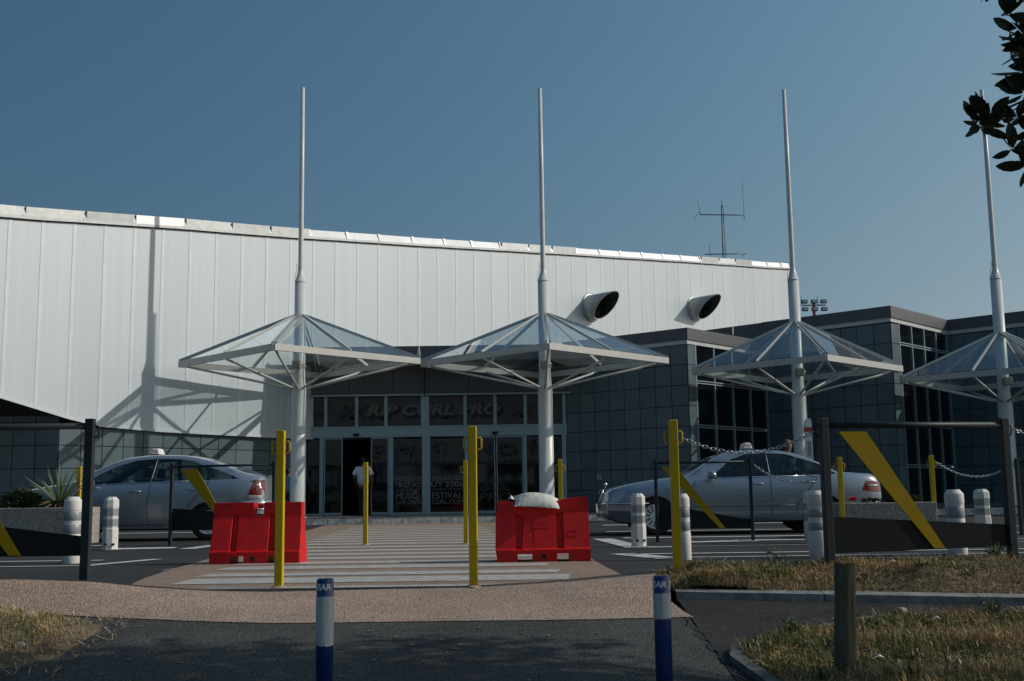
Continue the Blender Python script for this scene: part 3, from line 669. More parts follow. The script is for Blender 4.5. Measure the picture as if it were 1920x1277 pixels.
# coping flashings: individually tilted sheets
bright = lambda s_: -6.9 < s_ < 3.1 or 7.6 < s_
i = 0; s_ = 0.0; xa = WX[0]
def wallpt(x):
    for k in range(NW - 1):
        if x <= WX[k + 1]: t = (x - WX[k]) / (WX[k + 1] - WX[k]); break
    return Vector((x, WY[k] + t * (WY[k + 1] - WY[k]), 0)), WZ[k] + t * (WZ[k + 1] - WZ[k]), nrm(k)[0]
x = WX[0] + .1; cnt = 0
while x < 14.3:
    wd = 1.05 if cnt % 3 else .95
    x1 = min(x + wd, 14.4)
    A, za, n_ = wallpt(x + .03); B, zb, _ = wallpt(x1 - .03)
    weak_glint_ = x < -7.0 or -.7 < x < 1.7 or 7.7 < x < 11.7; tilt = (.0 if weak_glint_ else .115) + random.uniform(-.01, .01)
    mb = MB()
    for (p0, p1, zz0, zz1, off) in ((A, B, za, zb, 0),):
        vs = [p0 + n_ * .08 + Vector((0, 0, zz0 - CT + .05)), p1 + n_ * .08 + Vector((0, 0, zz1 - CT + .05)), p1 + n_ * (.08 - tilt) + Vector((0, 0, zz1)), p0 + n_ * (.08 - tilt) + Vector((0, 0, zz0)),
              p1 - n_ * .5 + Vector((0, 0, zz1 + .04)), p0 - n_ * .5 + Vector((0, 0, zz0 + .04))]
        mb.add(vs, [(0, 1, 2, 3), (3, 2, 4, 5)])
    hb(mb, "coping_flashing", 'coping_ledge' if weak_glint_ and cnt % 5 != 2 else 'coping')  # duller metal paints in the weaker glint of these runs
    if x1 < 14.2: # joint piece between the sheets
        A, za, n_ = wallpt(x1 - .035); B, zb, _ = wallpt(x1 + .035); mb = MB()
        t2 = .09
        mb.add([A + n_ * .092 + Vector((0, 0, za - CT + .06)), B + n_ * .092 + Vector((0, 0, zb - CT + .06)), B + n_ * (.092 - t2) + Vector((0, 0, zb + .012)), A + n_ * (.092 - t2) + Vector((0, 0, za + .012))], [(0, 1, 2, 3)])
        hb(mb, "coping_joint", 'hip' if cnt % 4 else 'coping_ledge')
    x = x1; cnt += 1
# roof, end wall and back
mb = MB(); bk = Vector((-.70, .71, 0)) * 30
A = Vector((WX[0], WY[0], WZ[0] - .12)); B = Vector((WX[-1], WY[-1], WZ[-1] - .12))
for i in range(NW - 1):
    a, b = Vector((WX[i] - .1, WY[i] + .1, WZ[i] - .12)), Vector((WX[i + 1] - .1, WY[i + 1] + .1, WZ[i + 1] - .12)); mb.quad(a, b, b + bk, a + bk)
mb.quad(Vector((B.x, B.y, -.04)), Vector((B.x, B.y, -.04)) + bk, B + bk, B)
mb.quad(Vector((A.x, A.y, -.04)), Vector((A.x, A.y, -.04)) + bk, A + bk, A); mb.quad(Vector((A.x, A.y, -.04)) + bk, Vector((B.x, B.y, -.04)) + bk, B + bk, A + bk)
hb(mb, "roof_and_rear_walls", 'cladding')
# soffit
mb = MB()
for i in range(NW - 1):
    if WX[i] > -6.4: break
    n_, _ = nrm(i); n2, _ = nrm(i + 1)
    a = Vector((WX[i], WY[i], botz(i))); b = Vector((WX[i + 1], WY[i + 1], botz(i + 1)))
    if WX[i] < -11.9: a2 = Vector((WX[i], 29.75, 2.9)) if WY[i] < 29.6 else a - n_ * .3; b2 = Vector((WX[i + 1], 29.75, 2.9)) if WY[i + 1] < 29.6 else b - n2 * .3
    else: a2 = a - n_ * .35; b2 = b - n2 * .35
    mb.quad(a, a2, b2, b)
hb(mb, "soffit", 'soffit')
def tilewall(root, p0, p1, z0, z1, tw, th, name="tiled_wall", gap=.022, mi='tile', zoff=0, flip=False):
    """stone tiles on a dark backing; p0->p1 left to right as seen from outside"""
    p0 = Vector((*p0, 0)); p1 = Vector((*p1, 0)); d = p1 - p0; Lw = d.length; d.normalize(); n_ = Vector((d.y, -d.x, 0))
    mb = MB(); Z = lambda v, z: v + Vector((0, 0, z))
    mb.add([Z(p0, z0), Z(p1, z0), Z(p1, z1), Z(p0, z1)], [(0, 1, 2, 3)], 1)
    nx = max(1, round(Lw / tw)); tw = Lw / nx
    z = zoff if zoff else z0
    while z > z0 + 1e-3: z -= th
    while z < z1 - .02:
        a, b = max(z, z0) + gap / 2, min(z + th, z1) - gap / 2
        if b - a > .02:
            for i in range(nx):
                u, v = i * tw + gap / 2, (i + 1) * tw - gap / 2; e = .018
                P = [p0 + d * u, p0 + d * v]
                mb.add([Z(P[0], a), Z(P[1], a), Z(P[1], b), Z(P[0], b), Z(P[0] + n_ * e, a), Z(P[1] + n_ * e, a), Z(P[1] + n_ * e, b), Z(P[0] + n_ * e, b)],
                       [(4, 5, 6, 7), (0, 1, 5, 4), (1, 2, 6, 5), (2, 3, 7, 6), (3, 0, 4, 7)], 0)
        z += th
    o = mb.build(name, [mi, 'joint']); rel(o, root); return o
cor = (-11.92, 29.55)
tilewall(hall, (-30, 29.9), cor, -.04, 3.2, .6, .605, "tiled_base_wall", zoff=.36)
tilewall(hall, cor, (-6.30, 36.1), -.04, 2.66, .6, .605, "tiled_base_wall", zoff=.36)
# vents
def vent(c, name="vent_pipe", l=1.38):
    n_ = Vector((.713, -.70, 0)); t_ = Vector((.70, .713, 0)); c = Vector(c); r = .52
    mb = MB(); N = 40; vs = []
    for rr in (r, r - .03):
        for k in range(N):
            a = 2 * math.pi * k / N; y_ = math.cos(a); z_ = math.sin(a)
            p0 = c + t_ * rr * y_ + Vector((0, 0, rr * z_)); ln = .30 + (l - .30) * (z_ * .97 + 1) / 2
            vs += [p0 - n_ * .05, p0 + n_ * ln]
    fs = []
    for k in range(N):
        j = (k + 1) % N
        fs.append((2 * k, 2 * j, 2 * j + 1, 2 * k + 1))
    mb.add(vs, fs, 0, True)
    o = 2 * N
    for k in range(N):
        j = (k + 1) % N
        mb.f.append((o + 2 * k, o + 2 * k + 1, o + 2 * j + 1, o + 2 * j)); mb.mi.append(1); mb.sm.append(True)
        mb.f.append((2 * k + 1, 2 * j + 1, o + 2 * j + 1, o + 2 * k + 1)); mb.mi.append(0); mb.sm.append(False)
    # closing grille inside
    vs = [c + t_ * (r - .03) * math.cos(2 * math.pi * k / N) + Vector((0, 0, (r - .03) * math.sin(2 * math.pi * k / N))) + n_ * .15 for k in range(N)]
    mb.add(vs, [tuple(range(N))], 1)
    # mounting flange
    ring = []
    for rr, of in ((r + .07, .01), (r + .07, .04), (r, .04)):
        ring += [c + t_ * rr * math.cos(2 * math.pi * k / N) + Vector((0, 0, rr * math.sin(2 * math.pi * k / N))) + n_ * of for k in range(N)]
    mb.add(ring, [(a * N + k, a * N + (k + 1) % N, (a + 1) * N + (k + 1) % N, (a + 1) * N + k) for a in range(2) for k in range(N)], 0, True)
    hb(mb, name, ['vent_out', 'vent_in'])
vent((3.25, 45.52, 8.32)); vent((8.34, 50.68, 9.06))

# ---------------------------------------------------------------- entrance front
YD = 35.7
ent = empty("terminal_entrance", "glazed terminal entrance with sliding doors under a dark panelled band, between two canopy masts", "building", (-2.5, YD, 0))
def eb(mb, name, m, parent=None, label=None):
    o = mb.build(name, m)
    if parent: o.parent = parent
    else: rel(o, ent)
    if label: o['label'] = label
    return o
mb = MB()
edges = [-6.62, -5.2, -3.8, -2.79, -1.4, 0.1, 1.72]
for a, b in zip(edges, edges[1:]):
    mb.box(a + .008, b - .008, YD - .06, YD + .1, 3.97, 4.885)
eb(mb, "upper_wall_panel", 'entrance')
mb = MB(); mb.box(-6.8, 2.6, YD + .0, YD + .12, 4.97, 5.04); mb.box(-6.8, 2.0, YD + .12, YD + .25, 2.6, 5.0); eb(mb, "wall_backing", 'joint')
mb = MB()
for a, b in ((-6.75, -4.4), (-4.4, -1.9), (-1.9, .6), (.6, 2.6)): mb.box(a + .005, b - .005, YD - 1.32, YD - 1.20, 4.87, 5.32)
eb(mb, "fascia", 'fascia')
mb = MB()
for a, b in ((-6.74, -4.4), (-4.4, -1.9), (-1.9, .6), (.6, 2.5)): mb.box(a + .004, b - .004, YD - 1.195, YD + .1, 4.89, 4.93)
eb(mb, "soffit_panel", 'entrance')
mb = MB(); mb.quad((-6.75, YD - 1.25, 5.28), (2.5, YD - 1.25, 5.28), (2.1, 40.5, 5.28), (-2.2, 40.5, 5.28)); eb(mb, "roof", 'fascia')
mb = MB(); mb.box(-6.62, 2.05, YD - .13, YD + .05, 3.90, 3.955); eb(mb, "header_rail", 'frame')
# frame
mb = MB(); mb.box(-6.62, 1.70, YD - .05, YD + .10, 2.60, 2.90); eb(mb, "door_header", 'frame')
mb = MB(); mb.box(-6.62, 1.70, YD - .07, YD + .1, 2.9, 2.945); eb(mb, "transom", 'frame')
ups = [-6.6, -5.94, -4.96, -4.03, -2.79, -1.52, -.57, .39, 1.62]
for x in ups:
    mb = MB(); wd = .05 if abs(x + 2.79) > .1 else .13
    mb.box(x - wd, x + wd, YD - .04, YD + .06, 2.946, 3.899); eb(mb, "mullion", 'frame')
for a, b in zip(ups, ups[1:]):
    mb = MB(); mb.box(a + .04, b - .04, YD + .02, YD + .03, 2.94, 3.9); eb(mb, "banner_film_pane", 'film')
zt = .165
full = [(-6.6, .05), (-6.06, .06), (-3.87, .07), (-2.76, .13), (-1.49, .05), (.365, .05), (1.6, .07)]
for x, wd in full:
    mb = MB(); mb.box(x - wd, x + wd, YD - .04, YD + .06, zt - .01, 2.598); eb(mb, "mullion", 'frame')
mb = MB()
for x0, x1 in ((-6.55, -6.12), (-3.8, -2.89), (-2.63, -1.54), (.41, 1.53)): mb.box(x0, x1, YD - .02, YD + .05, zt, zt + .07)
eb(mb, "bottom_rail", 'frame')
# fixed panes and sliding leaves
def pane(x0, x1, name, parent=None, y=YD + .02, film=True):
    mb = MB(); mb.box(x0, x1, y, y + .01, zt + .05, 2.6); o = eb(mb, name, 'dglass' if not film else 'wglass', parent); return o
for x0, x1 in ((-6.55, -6.12), (-3.8, -2.89), (-2.63, -1.54), (.41, 1.53)): pane(x0, x1, "fixed_pane")
def leaf(x0, x1, st=.03):
    e = bpy.data.objects.new("sliding_door", None); C.objects.link(e); rel(e, ent); e.location = (0, 0, 0)
    e.parent = ent; e.matrix_parent_inverse = Matrix.Translation(-ent.location)
    y = YD - .02
    mb = MB(); mb.box(x0, x0 + st, y, y + .04, zt + .01, 2.59); mb.box(x1 - st, x1, y, y + .04, zt + .01, 2.59); mb.box(x0 + st, x1 - st, y, y + .04, zt + .01, zt + .09); mb.box(x0 + st, x1 - st, y, y + .04, 2.55, 2.59)
    mb.build("door_frame", 'frame', e)
    mb = MB(); mb.box(x0 + st, x1 - st, y + .015, y + .025, zt + .09, 2.55); mb.build("door_pane", 'wglass', e)
    return e
leaf(-5.98, -5.40); leaf(-4.50, -3.95); leaf(-1.42, -.58); leaf(-.54, .30)
for x in (-4.96, -.57):
    mb = MB(); mb.lathe([(.0, -.09), (.05, -.085), (.09, -.05), (.1, 0)], (x, YD - .12, 2.72), 16); eb(mb, "door_sensor", 'black')
mb = MB(); mb.box(-2.80, -2.77, YD - .2, YD - .17, 3.85, 4.75); eb(mb, "drain_rod", 'dgrey')
# interior room
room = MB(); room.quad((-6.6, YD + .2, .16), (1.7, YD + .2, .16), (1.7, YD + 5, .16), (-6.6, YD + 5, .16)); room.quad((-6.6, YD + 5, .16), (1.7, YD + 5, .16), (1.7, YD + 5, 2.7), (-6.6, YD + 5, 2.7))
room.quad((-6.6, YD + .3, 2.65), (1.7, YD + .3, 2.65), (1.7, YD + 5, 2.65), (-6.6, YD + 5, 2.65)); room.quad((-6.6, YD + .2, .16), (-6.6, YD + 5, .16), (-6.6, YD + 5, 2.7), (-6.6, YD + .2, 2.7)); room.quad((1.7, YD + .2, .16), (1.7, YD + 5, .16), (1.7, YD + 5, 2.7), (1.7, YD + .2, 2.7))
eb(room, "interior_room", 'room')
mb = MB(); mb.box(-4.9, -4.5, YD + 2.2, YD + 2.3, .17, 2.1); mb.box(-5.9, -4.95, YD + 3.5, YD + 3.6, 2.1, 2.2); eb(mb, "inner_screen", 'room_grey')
# lettering on the glass (y just in front of the panes)
def deco(o, x, z, y=YD + .008): o.location = (x, y, z); rel(o, ent); return o
yb = YD + .012
for (s, x, z, sz, wd, sh, m, off, dy) in [
    ("RIP CURL PRO", -4.62, 3.20, .50, 4.35, .25, 'film_dark', .045, .0), ("RIP CURL PRO", -4.66, 3.27, .50, 4.35, .25, 'film_dark', .04, -.004),
    ("RIP CURL PRO", -4.64, 3.30, .46, 4.25, .25, 'film_letter', .018, -.012),
    ("XX", -5.60, 3.22, .52, 1.1, .25, 'film_dark', .04, .0), ("XX", -5.58, 3.28, .44, 1.0, .25, 'film', .012, -.012), ("XX", -5.52, 3.32, .36, .9, .25, 'film_dark', .005, -.016),
    ("XX", -.10, 3.22, .52, .85, .25, 'film_dark', .04, .0), ("XX", -.06, 3.28, .44, .75, .25, 'film', .01, -.012),
    ("K'n'DOG", -6.55, 3.24, .24, .55, 0, 'film_dark', .01, -.006)]:
    # split so that the mullions stay in front: letters lie on the pane plane behind the mullion faces
    t = text("lettering", s, sz, m, depth=.001, offset=off, shear=sh, width=wd); deco(t, x, z, yb + dy + .004)
xl0, xr0 = -3.78, -2.60
def lt(s, x, z, sz, wd, m='white_letter', off=0.0): deco(text("lettering", s, sz, m, depth=.001, width=wd, offset=off), x, z, YD + .016)
lt("HOSSEGOR", -3.71, 1.22, .20, .80); lt("SEIGNOSSE", -2.57, 1.22, .20, .97)
lt("18-27 AO", -3.70, 1.02, .24, .79); lt("UT 2006", -2.60, 1.02, .24, 1.0)
lt("CHAMPIONNAT DU", -3.70, .90, .11, .79, 'film_letter'); lt("MONDE DE SURF", -2.59, .90, .11, .97, 'film_letter')
lt("MUSIC", -3.70, .66, .27, .66); lt("ESTIVAL", -2.58, .66, .27, .96)
lt("LIVE ON RI", -3.70, .49, .18, .78); lt("CURL.COM", -2.57, .49, .18, .96)
def ghost(x, z, k=1.0, y=YD + .012):
    for s, dz, sz, wd in (("XX", .42, .34, .75), ("RIP CURL", .26, .17, .95), ("PRO", -.06, .36, 1.05)):
        deco(text("lettering", s, sz * k, 'film_letter2', depth=.001, width=wd * k, offset=.006, shear=.2), x + (1.05 - wd) * k / 2, z + dz * k, y)
MT['film_letter2'] = mat('film_faint_letter', (0.034, 0.031, 0.029), 0.5)
ghost(-1.12, .62, 1.0, YD - .008); ghost(-5.93, .62, .48, YD - .008); ghost(-4.44, .62, .42, YD - .008)
# dark pine tree shapes and brown upper sheets laid on the lower panes
def brown_upper(x0, x1, y=YD + .017):
    mb = MB(); mb.box(x0, x1, y, y + .001, 1.75, 2.54); deco2 = eb(mb, "brown_sheet", 'film'); return deco2
def pine(x, base, top, s, y):
    mb = MB(); mb.quad((x - .012, y, base), (x + .012, y, base), (x + .008, y, top - .05), (x - .008, y, top - .05))
    for k in range(22):
        zz = top - random.random() ** 1.3 * .45 * s; hw = (.04 + .16 * (1 - abs((top - .16 * s) - zz) / (.4 * s))) * s
        cx = x + random.uniform(-hw, hw); rr = random.uniform(.02, .05) * s
        m_ = 7; mb.add([(cx + rr * 1.6 * math.cos(2 * math.pi * q / m_) * random.uniform(.6, 1), y, zz + rr * .7 * math.sin(2 * math.pi * q / m_)) for q in range(m_)], [tuple(range(m_))])
    return mb
spans = [(-6.5, -6.13, YD + .012), (-5.94, -5.44, YD - .012), (-4.46, -3.99, YD - .012), (-3.79, -2.90, YD + .012), (-2.62, -1.55, YD + .012), (-1.38, -.62, YD - .012), (-.50, .26, YD - .012), (.42, 1.52, YD + .012)]
for x0, x1, y in spans: brown_upper(x0, x1, y)
allp = MB()
for x0, x1, y in spans:
    if x0 < -5: continue
    # dark undergrowth edge
    n_ = 14; vs = [(x0, y - .002, 1.70)] + [(x0 + (x1 - x0) * k / n_, y - .002, 1.80 + random.uniform(-.03, .06)) for k in range(n_ + 1)] + [(x1, y - .002, 1.70)]
    allp.add(vs, [tuple(range(len(vs)))])
    xx = x0 + .12
    while xx < x1 - .08:
        if not (-2.05 < xx < -.95):
            p_ = pine(xx, 1.72, random.uniform(2.22, 2.50), random.uniform(.6, .95), y - .003); allp.add(p_.v, p_.f)
        xx += random.uniform(.1, .24)
eb(allp, "pine_tree_shapes", 'pine_shape')

# ---------------------------------------------------------------- grey sawtooth building
grey = empty("grey_building", "low dark grey tiled building with zigzag fronts and tall dark windows, right of the entrance", "building", (5.15, 32.9, 0))
A0, A1, P2, B1, P4, C1 = (1.68, 35.72), (5.15, 32.9), (8.22, 36.2), (11.32, 33.3), (14.17, 36.3), (20.5, 30.3)
TA, TB = 5.55, 6.19
def fasc(root, a, b, z0, z1, m, name, out_=.06, ext=0.0):
    a = Vector((*a, 0)); b = Vector((*b, 0)); d = (b - a).normalized(); n_ = Vector((d.y, -d.x, 0)); mb = MB()
    a = a - d * ext; b = b + d * ext
    q = [a - n_ * .2, b - n_ * .2, b + n_ * out_, a + n_ * out_]
    mb.add([v + Vector((0, 0, z0)) for v in q] + [v + Vector((0, 0, z1)) for v in q], [(0, 3, 2, 1), (4, 5, 6, 7), (0, 1, 5, 4), (1, 2, 6, 5), (2, 3, 7, 6), (3, 0, 4, 7)][:1] + [(7, 6, 5, 4)][::-1] + [(3, 7, 6, 2), (0, 4, 7, 3), (2, 6, 5, 1)])
    o = mb.build(name, m); fixn(o); rel(o, root); return o
tilewall(grey, A0, A1, -.04, 5.07, .56, .605, zoff=2.05)
tilewall(grey, P2, B1, -.04, 5.70, .56, .605, zoff=2.05)
tilewall(grey, P4, C1, -.04, 5.70, .56, .605, zoff=2.05)
for a, b, t, e in ((A0, A1, TA, .0), (A1, P2, TA, .0), (P2, B1, TB, .0), (B1, P4, TB, .0), (P4, C1, TB, .0)):
    fasc(grey, a, b, t - .35, t, 'fascia', "fascia", .07, .05)
    fasc(grey, a, b, t - .475, t - .352, 'trim', "trim_strip", .035, .03)
def lerp2(a, b, t): return (a[0] + (b[0] - a[0]) * t, a[1] + (b[1] - a[1]) * t)
def winbay(a, b, strip, ztop, rows, ncol):
    L_ = math.hypot(b[0] - a[0], b[1] - a[1]); s0 = lerp2(a, b, strip / L_); s1 = lerp2(a, b, 1 - .04 / L_)
    tilewall(grey, a, s0, -.04, ztop, strip, .605, "corner_tile_strip", zoff=2.05)
    d = Vector((s1[0] - s0[0], s1[1] - s0[1], 0)); Lw = d.length; d.normalize(); n_ = Vector((d.y, -d.x, 0)); P0 = Vector((*s0, 0))
    mbk = MB(); pts_ = [P0 - n_ * .12, P0 + d * Lw - n_ * .12]
    mbk.add([pts_[0] + Vector((0, 0, -.04)), pts_[1] + Vector((0, 0, -.04)), pts_[1] + Vector((0, 0, ztop)), pts_[0] + Vector((0, 0, ztop))], [(0, 1, 2, 3)]); o = mbk.build("window_backing", 'joint'); rel(o, grey)
    zs = [.28] + rows + [ztop]
    for c in range(ncol):
        u0, u1 = Lw * c / ncol, Lw * (c + 1) / ncol
        for z0, z1 in zip(zs, zs[1:]):
            mb = MB(); q0, q1 = P0 + d * (u0 + .02), P0 + d * (u1 - .02)
            jit = random.uniform(-.004, .004)
            mb.add([q0 - n_ * .03 + Vector((0, 0, z0 + .02)), q1 - n_ * (.03 + jit) + Vector((0, 0, z0 + .02)), q1 - n_ * (.03 + jit) + Vector((0, 0, z1 - .02)), q0 - n_ * .03 + Vector((0, 0, z1 - .02))], [(0, 1, 2, 3)])
            o = mb.build("window_pane", 'wglass'); rel(o, grey)
    for c in range(ncol + 1):
        u = min(Lw - .025, max(.025, Lw * c / ncol)); mb = MB(); q = P0 + d * u - n_ * .01
        mb.bar(q + Vector((0, 0, .2)), q + Vector((0, 0, ztop - .005)), .045, .07, upv=n_); o = mb.build("window_mullion", 'frame'); rel(o, grey)
    for z in rows + [.28]:
        for dz in ((-.035, .035) if z in rows else (0,)):
            mb = MB(); mb.bar(P0 + d * .05 - n_ * .012 + Vector((0, 0, z + dz)), P0 + d * (Lw - .05) - n_ * .012 + Vector((0, 0, z + dz)), .062, .03); o = mb.build("window_transom", 'frame'); rel(o, grey)
    mb = MB(); mb.bar(P0 + Vector((0, 0, .1)) - n_ * .02, P0 + d * Lw + Vector((0, 0, .1)) - n_ * .02, .1, .3); o = mb.build("window_plinth", 'tile'); rel(o, grey)
winbay(A1, P2, .40, 5.07, [1.43, 2.67, 3.98], 4)
winbay(B1, P4, .52, 5.70, [1.43, 2.68, 3.93, 5.11], 4)
mb = MB()
for poly, z in (([A0, A1, P2, (6.5, 44), (2, 42)], TA - .04), ([P2, B1, P4, C1, (40, 50), (12, 56), (6.5, 44)], TB - .04)):
    mb.add([(x, y, z) for x, y in poly], [tuple(range(len(poly)))])
o = mb.build("roof", 'fascia'); rel(o, grey)
# dark tiled parapet of the higher block running back behind the lower roof
a_, b_ = Vector((3.9, 40.4, 0)), Vector((8.22, 36.2, 0))
mb = MB()
for k in range(5):
    p, q = a_.lerp(b_, k / 5 + .002), a_.lerp(b_, (k + 1) / 5 - .002)
    mb.add([p + Vector((0, 0, 5.3)), q + Vector((0, 0, 5.3)), q + Vector((0, 0, TB)), p + Vector((0, 0, TB))], [(0, 1, 2, 3)])
o = mb.build("parapet", 'fascia'); rel(o, grey)
mb = MB(); q = Vector((2.62, 34.96, 1.2)); mb.box(q.x - .06, q.x + .06, q.y - .09, q.y + .0, 1.14, 1.32); mb.box(q.x - .03, q.x + .09, q.y - .11, q.y - .085, 1.17, 1.27)
o = mb.build("wall_socket_box", 'lampbox'); rel(o, grey)

# ---------------------------------------------------------------- canopies
def canopy(x, y, D, ze, za, zj, lean, label, xe=None):
    e = empty("canopy", label, "canopy", (x, y, .17), 0, "glass pyramid canopies on tall masts")
    o_ = -.17
    mb = MB()
    mb.lathe([(.27, .0), (.27, .03), (.212, .035), (.208, zj + o_ - .1), (.20, zj + o_), (.165, zj + o_ + .35), (.158, 6.80 + o_), (.158, 6.80 + o_), (.075, 7.12 + o_), (.072, 7.2 + o_), (.066, 10 + o_), (.055, 12.58 + o_), (.0, 12.585 + o_)], n=28)
    m_ = mb.build("mast", 'mast', e)
    mb = MB(); mb.lathe([(.164, 6.79 + o_), (.164, 6.82 + o_)], n=28); mb.build("weld_ring", 'mast', m_)
    z0, z1 = ze + o_ - .085, ze + o_ + .085
    cs = [(-D, 0), (0, -D), (D, 0), (0, D)]
    for a, b in zip(cs, cs[1:] + cs[:1]):
        mb = MB(); mb.bar((a[0], a[1], ze + o_), (b[0], b[1], ze + o_), .09, .17); mb.build("edge_beam", 'beam', e)
    ap = za + o_; r0 = .17; zg = z1 + .01
    dirs = []
    for k in range(8):
        if k % 2 == 0: cx, cy = cs[k // 2]; mid = False
        else:
            a, b = cs[k // 2], cs[(k // 2 + 1) % 4]; cx, cy = (a[0] + b[0]) / 2, (a[1] + b[1]) / 2; mid = True
        v = Vector((cx, cy, 0)).normalized(); s_ = v * r0 * .9 + Vector((0, 0, ap - .02)); t_ = Vector((cx, cy, zg)) * 1.0
        t_.z = zg
        mb = MB(); sd = v.cross(Vector((0, 0, 1)))
        if mid: mb.bar(s_, t_, .05, .075)
        else:
            mb.bar(s_ + sd * .05, t_ * 1.0 + sd * .05, .04, .07); mb.bar(s_ - sd * .05, t_ - sd * .05, .04, .07)
        mb.build("glazing_bar", 'hip' if not mid else 'beam', e)
        # struts from the joint on the mast up to the frame
        mb = MB(); f_ = .93 if not mid else .97
        mb.tube([v * .17 + Vector((0, 0, zj + o_)), Vector((cx * f_, cy * f_, z0 + .01))], .034, 10); mb.build("strut", 'beam', e)
        dirs.append((s_, t_))
    for k in range(8):
        s0, t0 = dirs[k]; s1, t1 = dirs[(k + 1) % 8]
        mb = MB(); up_ = Vector((0, 0, .012)); a, b, c, d = s0 + up_, s1 + up_, t1 + up_, t0 + up_
        mb.add([a, b, c, d], [(0, 1, 2, 3)]); mb.build("glass_pane", 'cglass', e)
    # spotlight on the mast
    mb = MB(); mb.box(-.13, .10, -.42, -.20, ze + o_ - .20, ze + o_ + .02); lp = mb.build("spotlight", 'lampbox', e); bevel(lp, .02)
    mb = MB(); mb.tube([(.1, -.3, ze + o_ - .1), (.18, -.2, ze + o_ - .05), (.2, -.05, ze + o_ - .12), (.16, 0, ze + o_ - .2)], .018, 8); mb.build("bracket", 'hip', lp)
    # cable tied round the rod
    mb = MB(); mb.tube([(.07 * math.cos(t * .9), .07 * math.sin(t * .9), 7.14 + o_ + .008 * t) for t in range(15)] + [(-.1, -.02, 7.2 + o_), (-.11, -.01, 7.35 + o_)], .008, 6)
    mb.tube([(-.1, 0, 7.2 + o_), (-.15, 0, 7.0 + o_), (-.16, 0, 6.8 + o_)], .006, 6); mb.build("cable_tie", 'dgrey', e)
    return e
canopy(-6.00, 31.5, 3.38, 4.50, 5.86, 3.76, 0, "leftmost glass pyramid canopy on a tall white mast, left of the entrance doors")
canopy(.92, 31.8, 3.50, 4.45, 5.85, 3.71, 0, "glass pyramid canopy on the mast at the right end of the entrance doors")
canopy(8.20, 32.2, 3.00, 4.17, 5.57, 3.46, 0, "glass pyramid canopy standing alone in front of the grey building, behind the right taxi")
canopy(14.20, 32.45, 2.95, 3.86, 5.21, 3.19, 0, "rightmost and lowest glass pyramid canopy, cut by the right edge of the photo")
mb = MB(); mb.lathe([(.05, 0), (.06, .1), (.06, .18), (.03, .28), (.012, .40), (.0, .42)], (-2.64, 31.6, 4.55), 12)
tag(mb.build("drain_finial", 'beam'), 'small pointed white finial where the two entrance canopies meet', 'finial')

# ---------------------------------------------------------------- aerial and floodlights
a = empty("aerial_mast", "thin lattice aerial mast with crossbars and whip antennas on the hall roof", "antenna", (11.2, 58, 11.9))
mb = MB()
for k in range(3):
    t = 2 * math.pi * k / 3; mb.tube([(.11 * math.cos(t), .11 * math.sin(t), 0), (.05 * math.cos(t), .05 * math.sin(t), 3.9)], .02, 6)
for k in range(14):
    z = .27 * k; t = k * 2.1; q = .11 - .06 * z / 3.9
    mb.tube([(q * math.cos(t), q * math.sin(t), z), (q * math.cos(t + 2.1), q * math.sin(t + 2.1), z + .27)], .009, 5)
mb.tube([(0, 0, 3.8), (0, 0, 4.15)], .02, 6)
mb.build("lattice_pole", 'aerial', a)
for z, x0, x1, nm in ((3.42, -1.15, 1.15, 0), (1.28, -1.0, 1.2, 1)):
    mb = MB(); mb.tube([(x0, 0, z), (x1, 0, z - .06 * (1 - nm))], .028, 6); mb.build("crossbar", 'aerial', a)
for p in ([(-1.15, 0, 3.4), (-1.2, 0, 3.7), (-1.28, 0, 4.2)], [(1.15, 0, 3.1), (1.15, 0, 3.45), (1.13, 0, 5.4)], [(-.72, 0, 1.2), (-.74, 0, 1.85)], [(-1.2, 0, 3.55), (-1.5, 0, 3.2)], [(.95, 0, 1.15), (1.2, 0, 1.32)]):
    mb = MB(); mb.tube(p, [.018] * (len(p) - 1) + [.007], 5); mb.build("whip_antenna", 'aerial', a)
f = empty("floodlight_mast", "distant floodlight mast with two rows of lamps behind the grey building", "floodlight", (24.5, 90, 0))
mb = MB(); mb.tube([(0, 0, 0), (0, 0, 16.0)], .12, 8); mb.build("pole", 'aerial_red', f)
mb = MB(); mb.bar((-1.0, 0, 15.75), (.95, 0, 15.75), .08, .09); mb.build("crossbar", 'aerial_red', f)
for r_ in range(2):
    for k in range(3):
        mb = MB(); x = -.75 + k * .78 + r_ * .03; z = 16.05 - r_ * .62
        mb.box(x - .24, x + .24, -.15, .15, z - .15, z + .15); o = mb.build("lamp_head", 'dgrey', f); bevel(o, .04)
        mb = MB(); mb.box(x - .19, x + .19, -.17, -.152, z - .1, z + .1); mb.build("lamp_glass", 'hip', o)
for x in (-1.0, .35):
    mb = MB(); mb.tube([(x, 0, 15.8), (x, 0, 16.45)], .03, 6); mb.build("lightning_rod", 'aerial', f)

